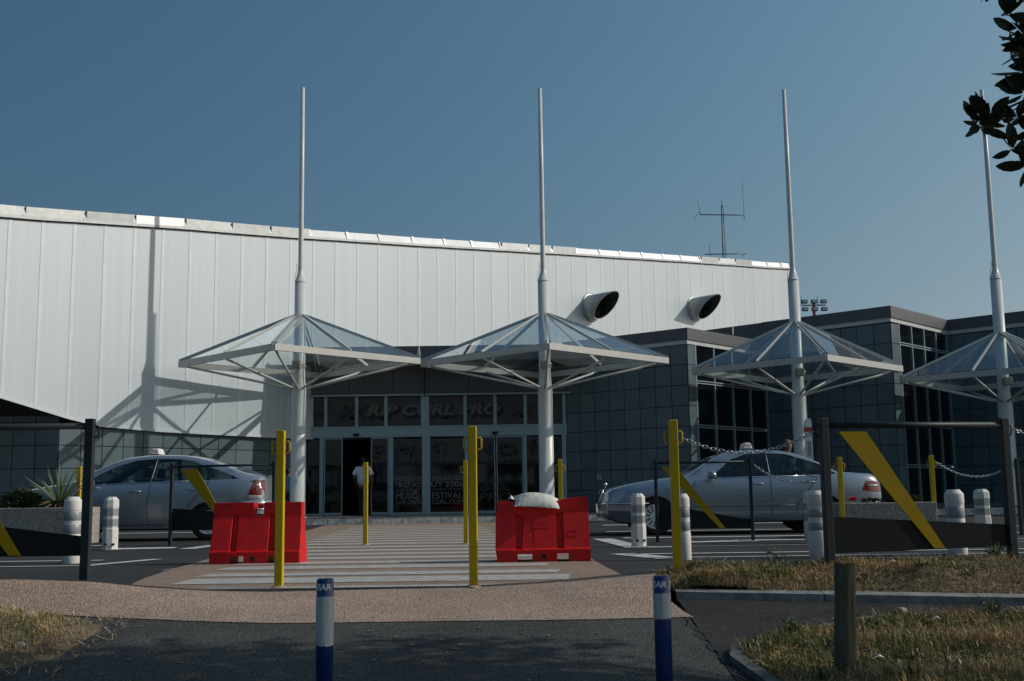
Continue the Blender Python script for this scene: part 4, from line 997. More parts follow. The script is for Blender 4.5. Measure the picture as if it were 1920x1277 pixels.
# ---------------------------------------------------------------- yellow posts
def make_post():
    e = empty("yellow_post", "", "post", (0, 0, 0), 0, "yellow posts")
    mb = MB(); mb.box(-.031, .031, -.033, .033, 0, 1.20); o = mb.build("post_shaft", 'yellow', e); bevel(o, .006)
    for sx in (-1, 1):
        mb = MB(); pts = [(sx * .031, 0, 1.11), (sx * .06, 0, 1.115), (sx * .068, 0, 1.10), (sx * .068, 0, 1.04), (sx * .06, 0, 1.025), (sx * .031, 0, 1.03)]
        mb.tube(pts, .006, 8); mb.build("chain_hook", 'yellow', e)
    mb = MB(); mb.lathe([(.075, 0), (.06, .012), (.04, .02)], n=14); mb.build("footing", 'apron', e)
    return e
yp = make_post()
YP = [(-1.80, 8.74, .0, "near yellow post in front of the left red barrier"), (-.31, 8.56, 0, "near yellow post standing at the centre of the crosswalk front edge"),
      (1.22, 8.6, .03, "near yellow post in the dry grass, holding the chain before the right taxi"),
      (-2.17, 16.6, 0, "far yellow post on the crosswalk in front of the person at the door"), (-.70, 16.4, 0, "far yellow post on the crosswalk just behind the central near post"),
      (.67, 16.35, 0, "far yellow post behind the right red barrier, beside the canopy mast"), (-7.0, 18.25, .05, "far yellow post behind the left planter and white bollard"),
      (4.49, 15.6, -.05, "far yellow post beside the left end of the right planter"), (6.27, 17.0, 0, "far yellow post beside the right end of the right planter")]
for i, (x, y, z, lab) in enumerate(YP):
    if i == 0: yp.location = (x, y, z); yp['label'] = lab
    else: copy_tree(yp, (x, y, z), random.uniform(-.04, .04), lab)

# ---------------------------------------------------------------- grey barrier panels
def barrier(p0, p1, z0, ztop, label, flip=False, pts=None, thick=.05):
    """two posts, a top tube, low tapering plate and a yellow diagonal"""
    p0 = Vector(p0); p1 = Vector(p1); d = p1 - p0; L_ = math.hypot(d.x, d.y); a = math.atan2(d.y, d.x)
    e = empty("barrier_panel", label, "barrier", (p0.x, p0.y, z0), a, "dark grey barriers with a yellow diagonal")
    H = ztop - z0
    for x in (0, L_):
        mb = MB(); mb.box(x - thick * .66, x + thick * .66, -.03, .03, -.1, H); o = mb.build("post", 'post_grey', e); bevel(o, .006)
        mb = MB(); s = -1 if x == 0 else 1
        tk = thick * .66; mb.tube([(x + s * tk, 0, H - .05), (x + s * (tk + .03), 0, H - .06), (x + s * (tk + .035), 0, H - .11), (x + s * (tk + .02), 0, H - .14), (x + s * tk, 0, H - .14)], .006, 6); mb.build("chain_hook", 'dgrey', e)
    mb = MB(); mb.tube([(thick * .66 - .01, 0, H - .055), (L_ - thick * .66 + .01, 0, H - .055)], .024 if thick > .04 else .018, 12); mb.build("top_rail", 'post_grey', e)
    return e, L_, H
nb, L_, H = barrier((2.365, 8.6, 0), (3.87, 8.9, 0), .08, 1.23, "near dark grey barrier panel with a yellow diagonal, standing in the right verge")
mb = MB(); x1 = L_ - .03; mb.prism([(.03, .13), (x1, .155), (x1, .32), (.03, .405)], -.005, .005); mb.build("lower_plate", 'dgrey', nb)
mb = MB(); mb.prism([(.115, 1.045), (.345, 1.045), (.95, .15), (.86, .15)], -.02, -.008); mb.build("yellow_diagonal", 'yellow_panel', nb)
# near left barrier, mirrored the other way, only its right part in view
nl, L2, H = barrier((-5.2, 8.6, 0), (-3.23, 8.6, 0), .10, 1.30, "near dark grey barrier panel at the left edge of the photo")
mb = MB(); x1 = L2 - .028; mb.prism([(.03, .10), (x1, .185), (x1, .315), (.03, .565)], -.005, .005); o = mb.build("lower_plate", 'dgrey', nl)
o.data.transform(Matrix.Identity(4))
for v in o.data.vertices:
    if v.co.z < .25: v.co.z = .17
mb = MB(); mb.prism([(.62, 1.14), (.86, 1.14), (1.49, .178), (1.40, .178)], -.02, -.008); mb.build("yellow_diagonal", 'yellow_panel', nl)
ml, L3, H = barrier((-5.31, 17.6, 0), (-3.66, 17.3, 0), 0, 1.26, "far grey barrier panel with yellow diagonal in front of the left taxi", thick=.035)
mb = MB(); x1 = L3 - .02; mb.prism([(.02, .225), (x1, .225), (x1, .45), (.03, .56)], -.005, .005); mb.build("lower_plate", 'dgrey', ml)
mb = MB(); mb.prism([(.14, 1.16), (.42, 1.16), (.95, .3), (.87, .3)], -.02, -.008); mb.build("yellow_diagonal", 'yellow_panel', ml)
mr, L4, H = barrier((2.05, 16.4, 0), (3.40, 16.3, 0), 0, 1.18, "far grey barrier panel with yellow diagonal in front of the right taxi", thick=.035)
mb = MB(); x1 = L4 - .02; mb.prism([(.02, .18), (x1, .18), (x1, .30), (.03, .54)], -.005, .005); mb.build("lower_plate", 'dgrey', mr)
mb = MB(); mb.prism([(.09, 1.06), (.30, 1.06), (.97, .185), (.89, .185)], -.02, -.008); mb.build("yellow_diagonal", 'yellow_panel', mr)
fr, L5, H = barrier((7.55, 17.0, 0), (9.2, 17.3, 0), 0, 1.14, "far grey barrier panel cut by the right edge of the photo", thick=.035)
mb = MB(); x1 = L5 - .02; mb.prism([(.02, .18), (x1, .18), (x1, .30), (.03, .54)], -.005, .005); mb.build("lower_plate", 'dgrey', fr)
mb = MB(); mb.prism([(.3, 1.02), (.55, 1.02), (1.2, .185), (1.1, .185)], -.02, -.008); mb.build("yellow_diagonal", 'yellow_panel', fr)

# ---------------------------------------------------------------- chains
def chain(p, q, sag, label, link=.042, r=.0042):
    p, q = Vector(p), Vector(q); n_ = 60; pts = []
    for i in range(n_ + 1):
        t = i / n_; v = p.lerp(q, t); v.z -= sag * 4 * t * (1 - t); pts.append(v)
    tot = sum((b - a).length for a, b in zip(pts, pts[1:])); nl_ = int(tot / (link * .74)); mb = MB()
    for k in range(nl_):
        s_ = (k + .5) / nl_ * tot; acc = 0
        for a, b in zip(pts, pts[1:]):
            l_ = (b - a).length
            if acc + l_ >= s_: c = a.lerp(b, (s_ - acc) / l_); d = (b - a).normalized(); break
            acc += l_
        u = Vector((0, 0, 1)) if k % 2 else d.cross(Vector((0, 0, 1))).normalized()
        u = (u - d * u.dot(d)).normalized(); rr = link * .27; hl = link * .5 - rr; ring = []
        for j in range(12):
            t = 2 * math.pi * j / 12; ring.append(c + d * (math.cos(t) * rr + (hl if math.cos(t) > 0 else -hl)) + u * math.sin(t) * rr)
        mb.tube(ring, r, 5, closed=True)
    return tag(mb.build("chain", 'steel'), label, "chain", "chains between posts")
chain((1.30, 8.62, 1.09), (2.30, 8.62, 1.13), .135, "near chain sagging from the yellow post to the near barrier over the right taxi")
chain((3.95, 8.9, 1.14), (5.4, 9.1, 1.12), .15, "near chain leaving the near barrier towards the right edge of the photo")
chain((3.47, 16.3, 1.07), (4.42, 15.62, 1.02), .22, "far chain across the rear door of the right taxi", .05, .005)
chain((6.34, 17.0, 1.10), (7.48, 17.0, 1.05), .2, "far chain right of the yellow post behind the near barrier", .05, .005)

# ---------------------------------------------------------------- white bollards
def bollard(x, y, H_, rad, octo, bands, label, rz=0.2):
    e = empty("white_bollard", label, "bollard", (x, y, 0), rz, "white bollards")
    n_ = 8 if octo else 28
    mb = MB()
    k = rad
    zc = H_ - .045
    prof = [(k * 1.04, 0), (k * 1.04, H_ * .40), (k * .97, H_ * .405), (k * .97, H_ * .79), (k * 1.02, H_ * .795), (k * 1.0, zc), (k * .62, H_), (.0, H_)]
    mb.lathe(prof, n=n_, smooth=not octo); o = mb.build("bollard_body", 'bollard', e); bevel(o, .006, 2, 20)
    for a, b in bands:
        mb = MB(); mb.lathe([(k * .975, H_ * a), (k * .985, H_ * a + .001), (k * .985, H_ * b - .001), (k * .975, H_ * b)], n=n_, smooth=not octo); mb.build("grey_band", 'bband', e)
    if octo:
        for dx in (-.25, .35):
            mb = MB(); mb.box(dx * k * 1.6 - .016, dx * k * 1.6 + .016, -k * 1.07, -k * .9, .065, .095); mb.build("base_slot", 'black', e)
            mb.v
    return e
b2 = [(.44, .58), (.64, .775)]
bollard(-5.75, 16.22, .745, .108, True, b2, "octagonal white bollard with grey bands in front of the left taxi door", .2)
bollard(-4.93, 12.7, .735, .095, False, [(.44, .58), (.64, .775)], "weathered round white bollard behind the near left barrier panel")
bollard(1.63, 15.0, .69, .097, True, b2, "octagonal white bollard in front of the right taxi front wheel", .1)
bollard(1.745, 11.8, .675, .072, False, [(.44, .58), (.64, .775)], "slim chipped white bollard right behind the near yellow post in the grass")
bollard(3.96, 15.2, .69, .10, True, b2, "octagonal white bollard half hidden behind the stouter round one by the near barrier", .3)
bollard(3.15, 11.85, .69, .098, False, [(.40, .52), (.60, .72)], "stout round white bollard just left of the near barrier's left post")
bollard(4.68, 12.1, .68, .098, False, [(.30, .42), (.56, .74)], "white bollard with chamfered top behind the near barrier panel")
bollard(7.19, 17.5, .69, .12, True, [(.44, .58), (.64, .78)], "octagonal white bollard nearest the right post of the near barrier", .3)

# ---------------------------------------------------------------- red barriers
def redbar(cx, cy, wd, H_, label, sag=False):
    e = empty("water_barrier", label, "barrier", (cx, cy, 0), 0, "red plastic water barriers")
    hw = wd / 2
    base = [(-.215, 0), (.215, 0), (.215, .125), (.19, .145), (.085, .50), (.085, H_), (-.085, H_), (-.085, .50), (-.19, .145), (-.215, .125)]
    groove = [(-.215, .085), (.215, .085), (.215, .125), (.14, .15), (.05, .50), (.085, .52), (.085, H_), (-.085, H_), (-.085, .52), (-.05, .50), (-.14, .15), (-.215, .125)]
    notchbase = [(-.215, .085), (.215, .085), (.215, .125), (.19, .145), (.085, .50), (.085, H_), (-.085, H_), (-.085, .50), (-.19, .145), (-.215, .125)]
    topnotch = [(-.215, 0), (.215, 0), (.215, .125), (.19, .145), (.085, .50), (.085, .505), (-.085, .505), (-.085, .50), (-.19, .145), (-.215, .125)]
    segs = [(-hw, -hw + .21, base), (-hw + .21, -hw + .275, groove), (-hw + .275, -.115, notchbase), (-.115, -.04, base), (-.04, .065, topnotch if not sag else base), (.065, .135, base), (.135, .21, groove), (.21, .27, notchbase), (.27, hw, base)]
    def pt(x, y, z):
        tz = z / H_; x = x * (1 - .035 * max(0, z - .14))
        if sag:
            dz = -.075 * math.exp(-((x + .03) / .22) ** 2) * max(0, (z - .2) / (H_ - .2)) - .02 * (x < -.1) * tz
            z = z + dz + .01 * x * tz
            x = x - .035 * math.sin(math.pi * min(1, z / .62)) * (1 if x < -.2 else 0)
            y = y - .03 * math.exp(-((x) / .25) ** 2) * tz
        return (x, y, z)
    mb = MB()
    for x0, x1, pf in segs:
        m_ = 4 if sag else 1; n_ = len(pf)
        for s_ in range(m_):
            a = x0 + (x1 - x0) * s_ / m_; b = x0 + (x1 - x0) * (s_ + 1) / m_
            vs = [pt(a, y, z) for y, z in pf] + [pt(b, y, z) for y, z in pf]
            fs = [(i, (i + 1) % n_, (i + 1) % n_ + n_, i + n_) for i in range(n_)]
            if s_ == 0: fs.append(tuple(range(n_))[::-1])
            if s_ == m_ - 1: fs.append(tuple(range(n_, 2 * n_)))
            mb.add(vs, fs)
    o = mb.build("barrier_body", 'red', e)
    bm = bmesh.new(); bm.from_mesh(o.data); bmesh.ops.remove_doubles(bm, verts=bm.verts, dist=.0004)
    bmesh.ops.recalc_face_normals(bm, faces=bm.faces); bm.to_mesh(o.data); bm.free()
    bevel(o, .014, 3, 30)
    for p in o.data.polygons: p.use_smooth = False
    mb = MB(); mb.lathe([(.026, -.222), (.026, -.215), (.02, -.212)], (.0 if sag else -.02, 0, .055), 16, axis='y'); mb.build("drain_plug", 'plug', e)
    if not sag:
        mb = MB(); mb.lathe([(.028, .58), (.03, .60), (.03, .625), (.022, .632), (0, .632)], (.012, .0, 0), 14); mb.build("filler_cap", 'red', e)
        mb = MB(); mb.box(-.034, .06, -.092, -.087, .42, .50)
        mb = MB(); mb.box(-.036, .061, -.1, -.092, .505, .60) ; 
    else:
        for x, z in ((-.03, .34), (.30, .26)):
            mb = MB(); w_ = .075 if x < 0 else .05; yy = -.19 + (z - .145) * .295
            mb.bar((x - w_, yy - .004, z), (x + w_, yy - .004, z), .012, .006); mb.bar((x - w_, yy + .012, z + .05), (x + w_, yy + .012, z + .05), .012, .006); mb.bar((x - w_, yy - .004, z), (x - w_, yy + .012, z + .05), .006, .006); mb.build("moulded_label_frame", 'red', e)
    return e
redbar(-2.75, 12.28, .955, .645, "red plastic water barrier left of the crosswalk, with a notched top")
redbar(.30, 11.95, .955, .655, "sagging red plastic water barrier right of the crosswalk, with a sack on top", True)
# sand bag
bm = bmesh.new(); bmesh.ops.create_grid(bm, x_segments=44, y_segments=30, size=1)
vs_ = []
bgm = MB(); nx_, ny_ = 44, 26
for side in (1, -1):
    vs = []
    for j in range(ny_ + 1):
        for i in range(nx_ + 1):
            u, v = i / nx_ * 2 - 1, j / ny_ * 2 - 1
            puff = max(0, (1 - abs(u) ** 2.6)) ** .75 * max(0, (1 - abs(v) ** 2.4)) ** .75
            x = u * .235 * (1 - .05 * (1 - abs(v))); y = v * .15
            z = puff * (.075 if side > 0 else .03) - .01 * abs(u) ** 2
            z += .010 * noise.noise(Vector((u * 3, v * 2, side))) * puff
            if side < 0: z = -puff * .05 - .01 * abs(u) ** 2
            if side > 0: z += .010 * noise.noise(Vector((u * 7, v * 1.2, 5))) * max(0, abs(v) - .5)
            vs.append((x, y, z - .03 * max(0, -v - .35) ))
    fs = [(j * (nx_ + 1) + i, j * (nx_ + 1) + i + 1, (j + 1) * (nx_ + 1) + i + 1, (j + 1) * (nx_ + 1) + i) for j in range(ny_) for i in range(nx_)]
    if side < 0: fs = [f_[::-1] for f_ in fs]
    bgm.add(vs, fs, 0, True)
bm.free()
bag = empty("sandbag", "pale woven sandbag lying on the sagging red barrier", "sandbag", (.235, 11.90, .625), R(2)); bag.rotation_euler = (R(17), R(4), R(2))
bb = bgm.build("sack", 'bag', bag)
bm = bmesh.new(); bm.from_mesh(bb.data); bmesh.ops.remove_doubles(bm, verts=bm.verts, dist=.0008); bm.to_mesh(bb.data); bm.free()
mb = MB(); mb.add([(-.235, -.02, 0), (-.27, -.05, .02), (-.30, .0, -.005), (-.27, .06, .025), (-.235, .05, 0)], [(0, 1, 2, 3, 4)]); mb.build("tied_end", 'bag', bag)
t = text("lettering", "TECHNORMANDIE", .035, 'film_dark', bag, .0005, .0005, 0, .21); t.location = (-.12, -.135, -.040); t.rotation_euler = (R(140), 0, 0)

# ---------------------------------------------------------------- blue bollards, wooden post, marker
def blueb(x, y, zt_, white, txt, tx, label, extra=None):
    zb = G(0, y) ; e = empty("blue_bollard", label, "bollard", (x, y, zb), 0, "blue and white bollards")
    H_ = zt_ - zb; r = .041
    mb = MB(); mb.lathe([(r, -.05), (r, H_ - .006), (r - .005, H_), (0, H_)], n=36); mb.build("post_tube", 'blue', e)
    mb = MB(); n_ = 36; a, b = H_ - white[1], H_ - white[0]
    vs = []; 
    for z, jit in ((a, .003), (b, .004)):
        for k in range(n_): t = 2 * math.pi * k / n_; vs.append(((r + .0012) * math.cos(t), (r + .0012) * math.sin(t), z + random.uniform(-jit, jit)))
    mb.add(vs, [(k, (k + 1) % n_, (k + 1) % n_ + n_, k + n_) for k in range(n_)], 0, True); mb.build("white_band", 'bwhite', e)
    def wrap(s, size, x0, z, m='letterw'):
        t = text("lettering", s, size, m, e, .0004, .0012, .12, None); me = t.data
        for v in me.vertices:
            a_ = (v.co.x + x0) / r; v.co = Vector(((r + .0015 + v.co.z) * math.sin(a_), -(r + .0015 + v.co.z) * math.cos(a_), v.co.y + z))
        t.rotation_euler = (0, 0, 0)
    wrap(txt, .040, tx, H_ - .052)
    if extra: wrap(extra[0], extra[1], extra[2], H_ - extra[3])
    return e
blueb(-.911, 5.5, .289, (.082, .312), "GEAR", -.066, "blue bollard with white band standing left of centre in the foreground")
blueb(.700, 5.5, .281, (.082, .200), "GEAR", -.084, "blue bollard with a shorter white band in the right foreground", ("B", .04, .030, .052))
e = empty("wooden_post", "short round weathered wooden post in the near verge grass", "post", (1.640, 5.8, -.33)); e.rotation_euler = (0, R(2.6), 0)
mb = MB(); n_ = 26; prof = [(.052, 0), (.056, .15), (.055, .3), (.052, .45), (.053, .60), (.052, .637)]
vs = []
for i, (r_, z) in enumerate(prof):
    for k in range(n_):
        t = 2 * math.pi * k / n_; rr = r_ * (1 + .05 * noise.noise(Vector((math.cos(t) * 1.5, math.sin(t) * 1.5, z * 3)))); vs.append((rr * math.cos(t), rr * math.sin(t), z))
mb.add(vs, [(i * n_ + k, i * n_ + (k + 1) % n_, (i + 1) * n_ + (k + 1) % n_, (i + 1) * n_ + k) for i in range(len(prof) - 1) for k in range(n_)], 0, True)
mb.build("post_shaft", 'wood', e)
mb = MB(); mb.add([(.051 * math.cos(2 * math.pi * k / n_), .051 * math.sin(2 * math.pi * k / n_), .638 + .004 * math.sin(k)) for k in range(n_)] + [(0, 0, .632)], [(k, (k + 1) % n_, n_) for k in range(n_)]); mb.build("end_grain", 'woodtop', e)
e = empty("marker_post", "white marker post with a red band behind the right taxi roof", "post", (6.80, 26, 0))
mb = MB(); mb.box(-.075, .075, -.05, .05, 0, 2.30); mb.prism([(-.075, 2.30), (.075, 2.30), (.05, 2.37), (-.03, 2.37)], -.05, .05); mb.build("post_shaft", 'taxi_white', e)
mb = MB(); mb.box(-.079, .079, -.054, .054, 2.06, 2.17); mb.build("red_band", 'taxi_red', e)
mb = MB(); mb.box(-.045, .045, -.058, -.054, 1.50, 1.85); mb.build("worn_label", 'lampbox', e)

# ---------------------------------------------------------------- planters and plants
def planter(x0, x1, y, d, H_, label):
    e = empty("planter", label, "planter", ((x0 + x1) / 2, y, 0), 0, "concrete planters"); hw = (x1 - x0) / 2; t = .07
    mb = MB(); mb.box(-hw, hw, -d / 2, -d / 2 + t, .03, H_); mb.box(-hw, hw, d / 2 - t, d / 2, .03, H_); mb.box(-hw, -hw + t, -d / 2 + t, d / 2 - t, .03, H_); mb.box(hw - t, hw, -d / 2 + t, d / 2 - t, .03, H_)
    o = mb.build("planter_box", 'planter', e); bevel(o, .012)
    mb = MB(); mb.box(-hw + .1, hw - .1, -d / 2 + .1, d / 2 - .1, 0, .03); mb.build("planter_foot", 'planter', e)
    mb = MB(); mb.box(-hw + t, hw - t, -d / 2 + t, d / 2 - t, .05, H_ - .04); mb.build("potting_soil", 'soil', e)
planter(-9.4, -6.68, 17.95, .8, .60, "concrete planter with a spiky plant and shrub at the left edge")
planter(4.84, 6.24, 17.2, .8, .51, "concrete planter with roses behind the near barrier panel")
def leafball(mb, c, rx, ry, rz_, n, s, flat=.6, stem=True):
    c = Vector(c)
    for _ in range(n):
        while True:
            v = Vector((random.uniform(-1, 1), random.uniform(-1, 1), random.uniform(-1, 1)))
            if v.length < 1: break
        v *= (.55 + .45 * random.random()) / max(.3, v.length) * v.length ** .5
        p = c + Vector((v.x * rx, v.y * ry, v.z * rz_)); d = (Vector((v.x, v.y, v.z + .35)) + Vector((random.uniform(-.6, .6), random.uniform(-.6, .6), random.uniform(-.4, .6)))).normalized()
        sd = d.cross(Vector((random.random(), random.random(), random.random()))).normalized(); L__ = s * random.uniform(.6, 1.3); wd = L__ * .28
        mb.add([p, p + d * L__ * .45 + sd * wd, p + d * L__, p + d * L__ * .45 - sd * wd], [(0, 1, 2, 3)])
mb = MB(); leafball(mb, (-7.78, 17.95, .73), .31, .25, .17, 1700, .05); leafball(mb, (-8.0, 17.95, .68), .2, .2, .12, 500, .05); leafball(mb, (-7.62, 17.95, .70), .2, .2, .12, 500, .045)
for k in range(9): mb.tube([(-7.8, 17.95, .55), (-7.8 + random.uniform(-.2, .2), 17.95, .8)], .006, 5)
tag(mb.build("shrub", 'leaf_dark'), "low bushy dark green shrub in the left planter", "shrub")
e = empty("spiky_plant", "spiky sword leaved plant in the left planter", "plant", (-7.17, 17.9, .56))
mb = MB(); mbd = MB()
for k in range(64):
    a = random.uniform(0, 6.283); t = random.uniform(.05, 1.1) if k < 54 else random.uniform(1.3, 1.9); L__ = random.uniform(.5, .80) * (1 if t < 1.2 else .6); d = Vector((math.cos(a) * math.sin(t), math.sin(a) * math.sin(t), math.cos(t)))
    s_ = d.cross(Vector((math.sin(a * 3), math.cos(a * 2), .3))).normalized() * .011; b = Vector((0, 0, .08)); c = b + d * L__ * .5 + Vector((0, 0, .01)); f_ = b + d * L__ - Vector((0, 0, .06 * t))
    (mb if k < 54 else mbd).add([b - s_ * .8, b + s_ * .8, c + s_, c - s_, f_], [(0, 1, 2, 3), (3, 2, 4)])
mb.build("sword_leaves", 'leaf_spike', e); mbd.build("dry_leaves", 'leaf_dry', e)
mb = MB(); mb.tube([(0, 0, -.03), (0, 0, .12)], [.05, .03], 8); mb.build("stem", 'bark', e)
mb = MB(); leafball(mb, (-7.05, 17.9, .64), .30, .22, .07, 500, .06); leafball(mb, (-7.38, 17.85, .63), .22, .2, .06, 350, .06)
tag(mb.build("ground_plant", 'leaf_dark'), "low trailing green plants at the foot of the spiky plant", "plant")
e = empty("rose_bush", "small rose bush with dark leaves in the right planter beside the taxi tail light", "shrub", (5.72, 17.2, .47))
mb = MB(); leafball(mb, (0, 0, .15), .17, .16, .18, 480, .05); leafball(mb, (.13, 0, .05), .22, .16, .08, 280, .05); leafball(mb, (-.3, 0, .05), .25, .15, .04, 200, .045); mb.build("leaves", 'leaf_dark', e)
mb = MB()
for k in range(8): mb.tube([(0, 0, 0), (random.uniform(-.15, .15), random.uniform(-.1, .1), .3)], .004, 5)
mb.build("stems", 'bark', e)
mb = MB(); leafball(mb, (6.02, 17.15, .55), .13, .12, .05, 220, .05); tag(mb.build("green_plant", 'leaf_spike'), "small bright green plant at the right end of the right planter", "plant")
e = empty("rose", "single red rose hanging over the left corner of the right planter", "flower", (5.02, 16.85, .545))
mb = MB()
for k in range(26):
    a = k * 2.4; r_ = .012 + .0022 * k; zz = .03 - .0012 * k; c = Vector((r_ * math.cos(a), r_ * math.sin(a), zz)); d = Vector((math.cos(a), math.sin(a), .6)).normalized(); s_ = Vector((-math.sin(a), math.cos(a), 0)) * .022
    mb.add([c - s_ * .6 - d * .01, c + s_ * .6 - d * .01, c + s_ + d * .012 + Vector((0, 0, .022)), c - s_ + d * .012 + Vector((0, 0, .022))], [(0, 1, 2, 3)])
mb.build("petals", 'rose', e); mb = MB(); mb.tube([(0, 0, .01), (.08, .15, -.03), (.3, .3, -.05)], .004, 5); mb.build("stem", 'bark', e)

# ---------------------------------------------------------------- cars
def smooth_ip(x, pts):
    if x <= pts[0][0]: return pts[0][1]
    if x >= pts[-1][0]: return pts[-1][1]
    for i in range(len(pts) - 1):
        a, b = pts[i], pts[i + 1]
        if x <= b[0]:
            h = b[0] - a[0]; t = (x - a[0]) / h
            def sl(k):
                if k == 0: return (pts[1][1] - pts[0][1]) / (pts[1][0] - pts[0][0])
                if k == len(pts) - 1: return (pts[-1][1] - pts[-2][1]) / (pts[-1][0] - pts[-2][0])
                d0 = (pts[k][1] - pts[k - 1][1]) / (pts[k][0] - pts[k - 1][0]); d1 = (pts[k + 1][1] - pts[k][1]) / (pts[k + 1][0] - pts[k][0])
                if d0 * d1 <= 0: return 0
                return 2 * d0 * d1 / (d0 + d1)
            m0, m1 = sl(i) * h, sl(i + 1) * h; t2, t3 = t * t, t * t * t
            return (2 * t3 - 3 * t2 + 1) * a[1] + (t3 - 2 * t2 + t) * m0 + (-2 * t3 + 3 * t2) * b[1] + (t3 - t2) * m1
class Car:
    def __init__(s, p): s.p = p
    def sec(s, x, inset=0.0, zb=None):
        p = s.p; zt_ = smooth_ip(x, p['top']); zs = min(smooth_ip(x, p['belt']), zt_ - .03); w_ = smooth_ip(x, p['half']); z0 = smooth_ip(x, p['bot'])
        zt_ -= inset; w_ -= inset
        if zb is not None: z0 = zb
        zs = max(zs, z0 + .08); zt_ = max(zt_, zs + .03); sp = zs - z0; h = zt_ - zs; wr = w_ - .035 - h * .50; rr = min(.9, .55 + h * .8)
        zr = zs + h * (.86 if h > .2 else .5 + .36 * max(0, (h - .1) / .1))
        q = [(0, z0), (w_ * .8, z0), (w_ - .04, z0 + .04 * sp), (w_ - .012, z0 + .17 * sp), (w_, z0 + .36 * sp), (w_ + .003, z0 + .62 * sp), (w_ - .004, zs - .14 * sp), (w_ - .016, zs - .045 * sp), (w_ - .035, zs),
             (w_ - .035 + (wr - w_ + .035) * .33, zs + (zr - zs) * .33), (w_ - .035 + (wr - w_ + .035) * .66, zs + (zr - zs) * .66), (wr, zr), (wr - .045, zr + (zt_ - zr) * .55), (wr - .13, zr + (zt_ - zr) * .85), (wr * .45, zt_ - .006), (0, zt_)]
        return q
    def sidey(s, x, z, zmin=3):
        q = s.sec(x); 
        for a, b in zip(q[3:], q[4:]):
            if a[1] <= z <= b[1] and b[1] > a[1]: return a[0] + (b[0] - a[0]) * (z - a[1]) / (b[1] - a[1])
        return q[3][0] if z < q[3][1] else q[12][0]
    def loft(s, xs_, inset=0, zb=None):
        mb = MB(); rings = []
        for x in xs_:
            q = s.sec(x, inset, zb if not callable(zb) else zb(x)); ring = [(x, -a, b) for a, b in q] + [(x, a, b) for a, b in q[-2:0:-1]]
            rings.append(ring)
        n_ = len(rings[0]); vs = [v for r_ in rings for v in r_]
        fs = [(i * n_ + k, i * n_ + (k + 1) % n_, (i + 1) * n_ + (k + 1) % n_, (i + 1) * n_ + k) for i in range(len(xs_) - 1) for k in range(n_)]
        fs += [tuple(range(n_))[::-1], tuple(range((len(xs_) - 1) * n_, len(xs_) * n_))]
        mb.add(vs, fs, 0, True); return mb
def boolean(o, cutter, op='DIFFERENCE'):
    m = o.modifiers.new("c", 'BOOLEAN'); m.object = cutter; m.operation = op; m.solver = 'EXACT'
    bake(o); bpy.data.objects.remove(cutter)
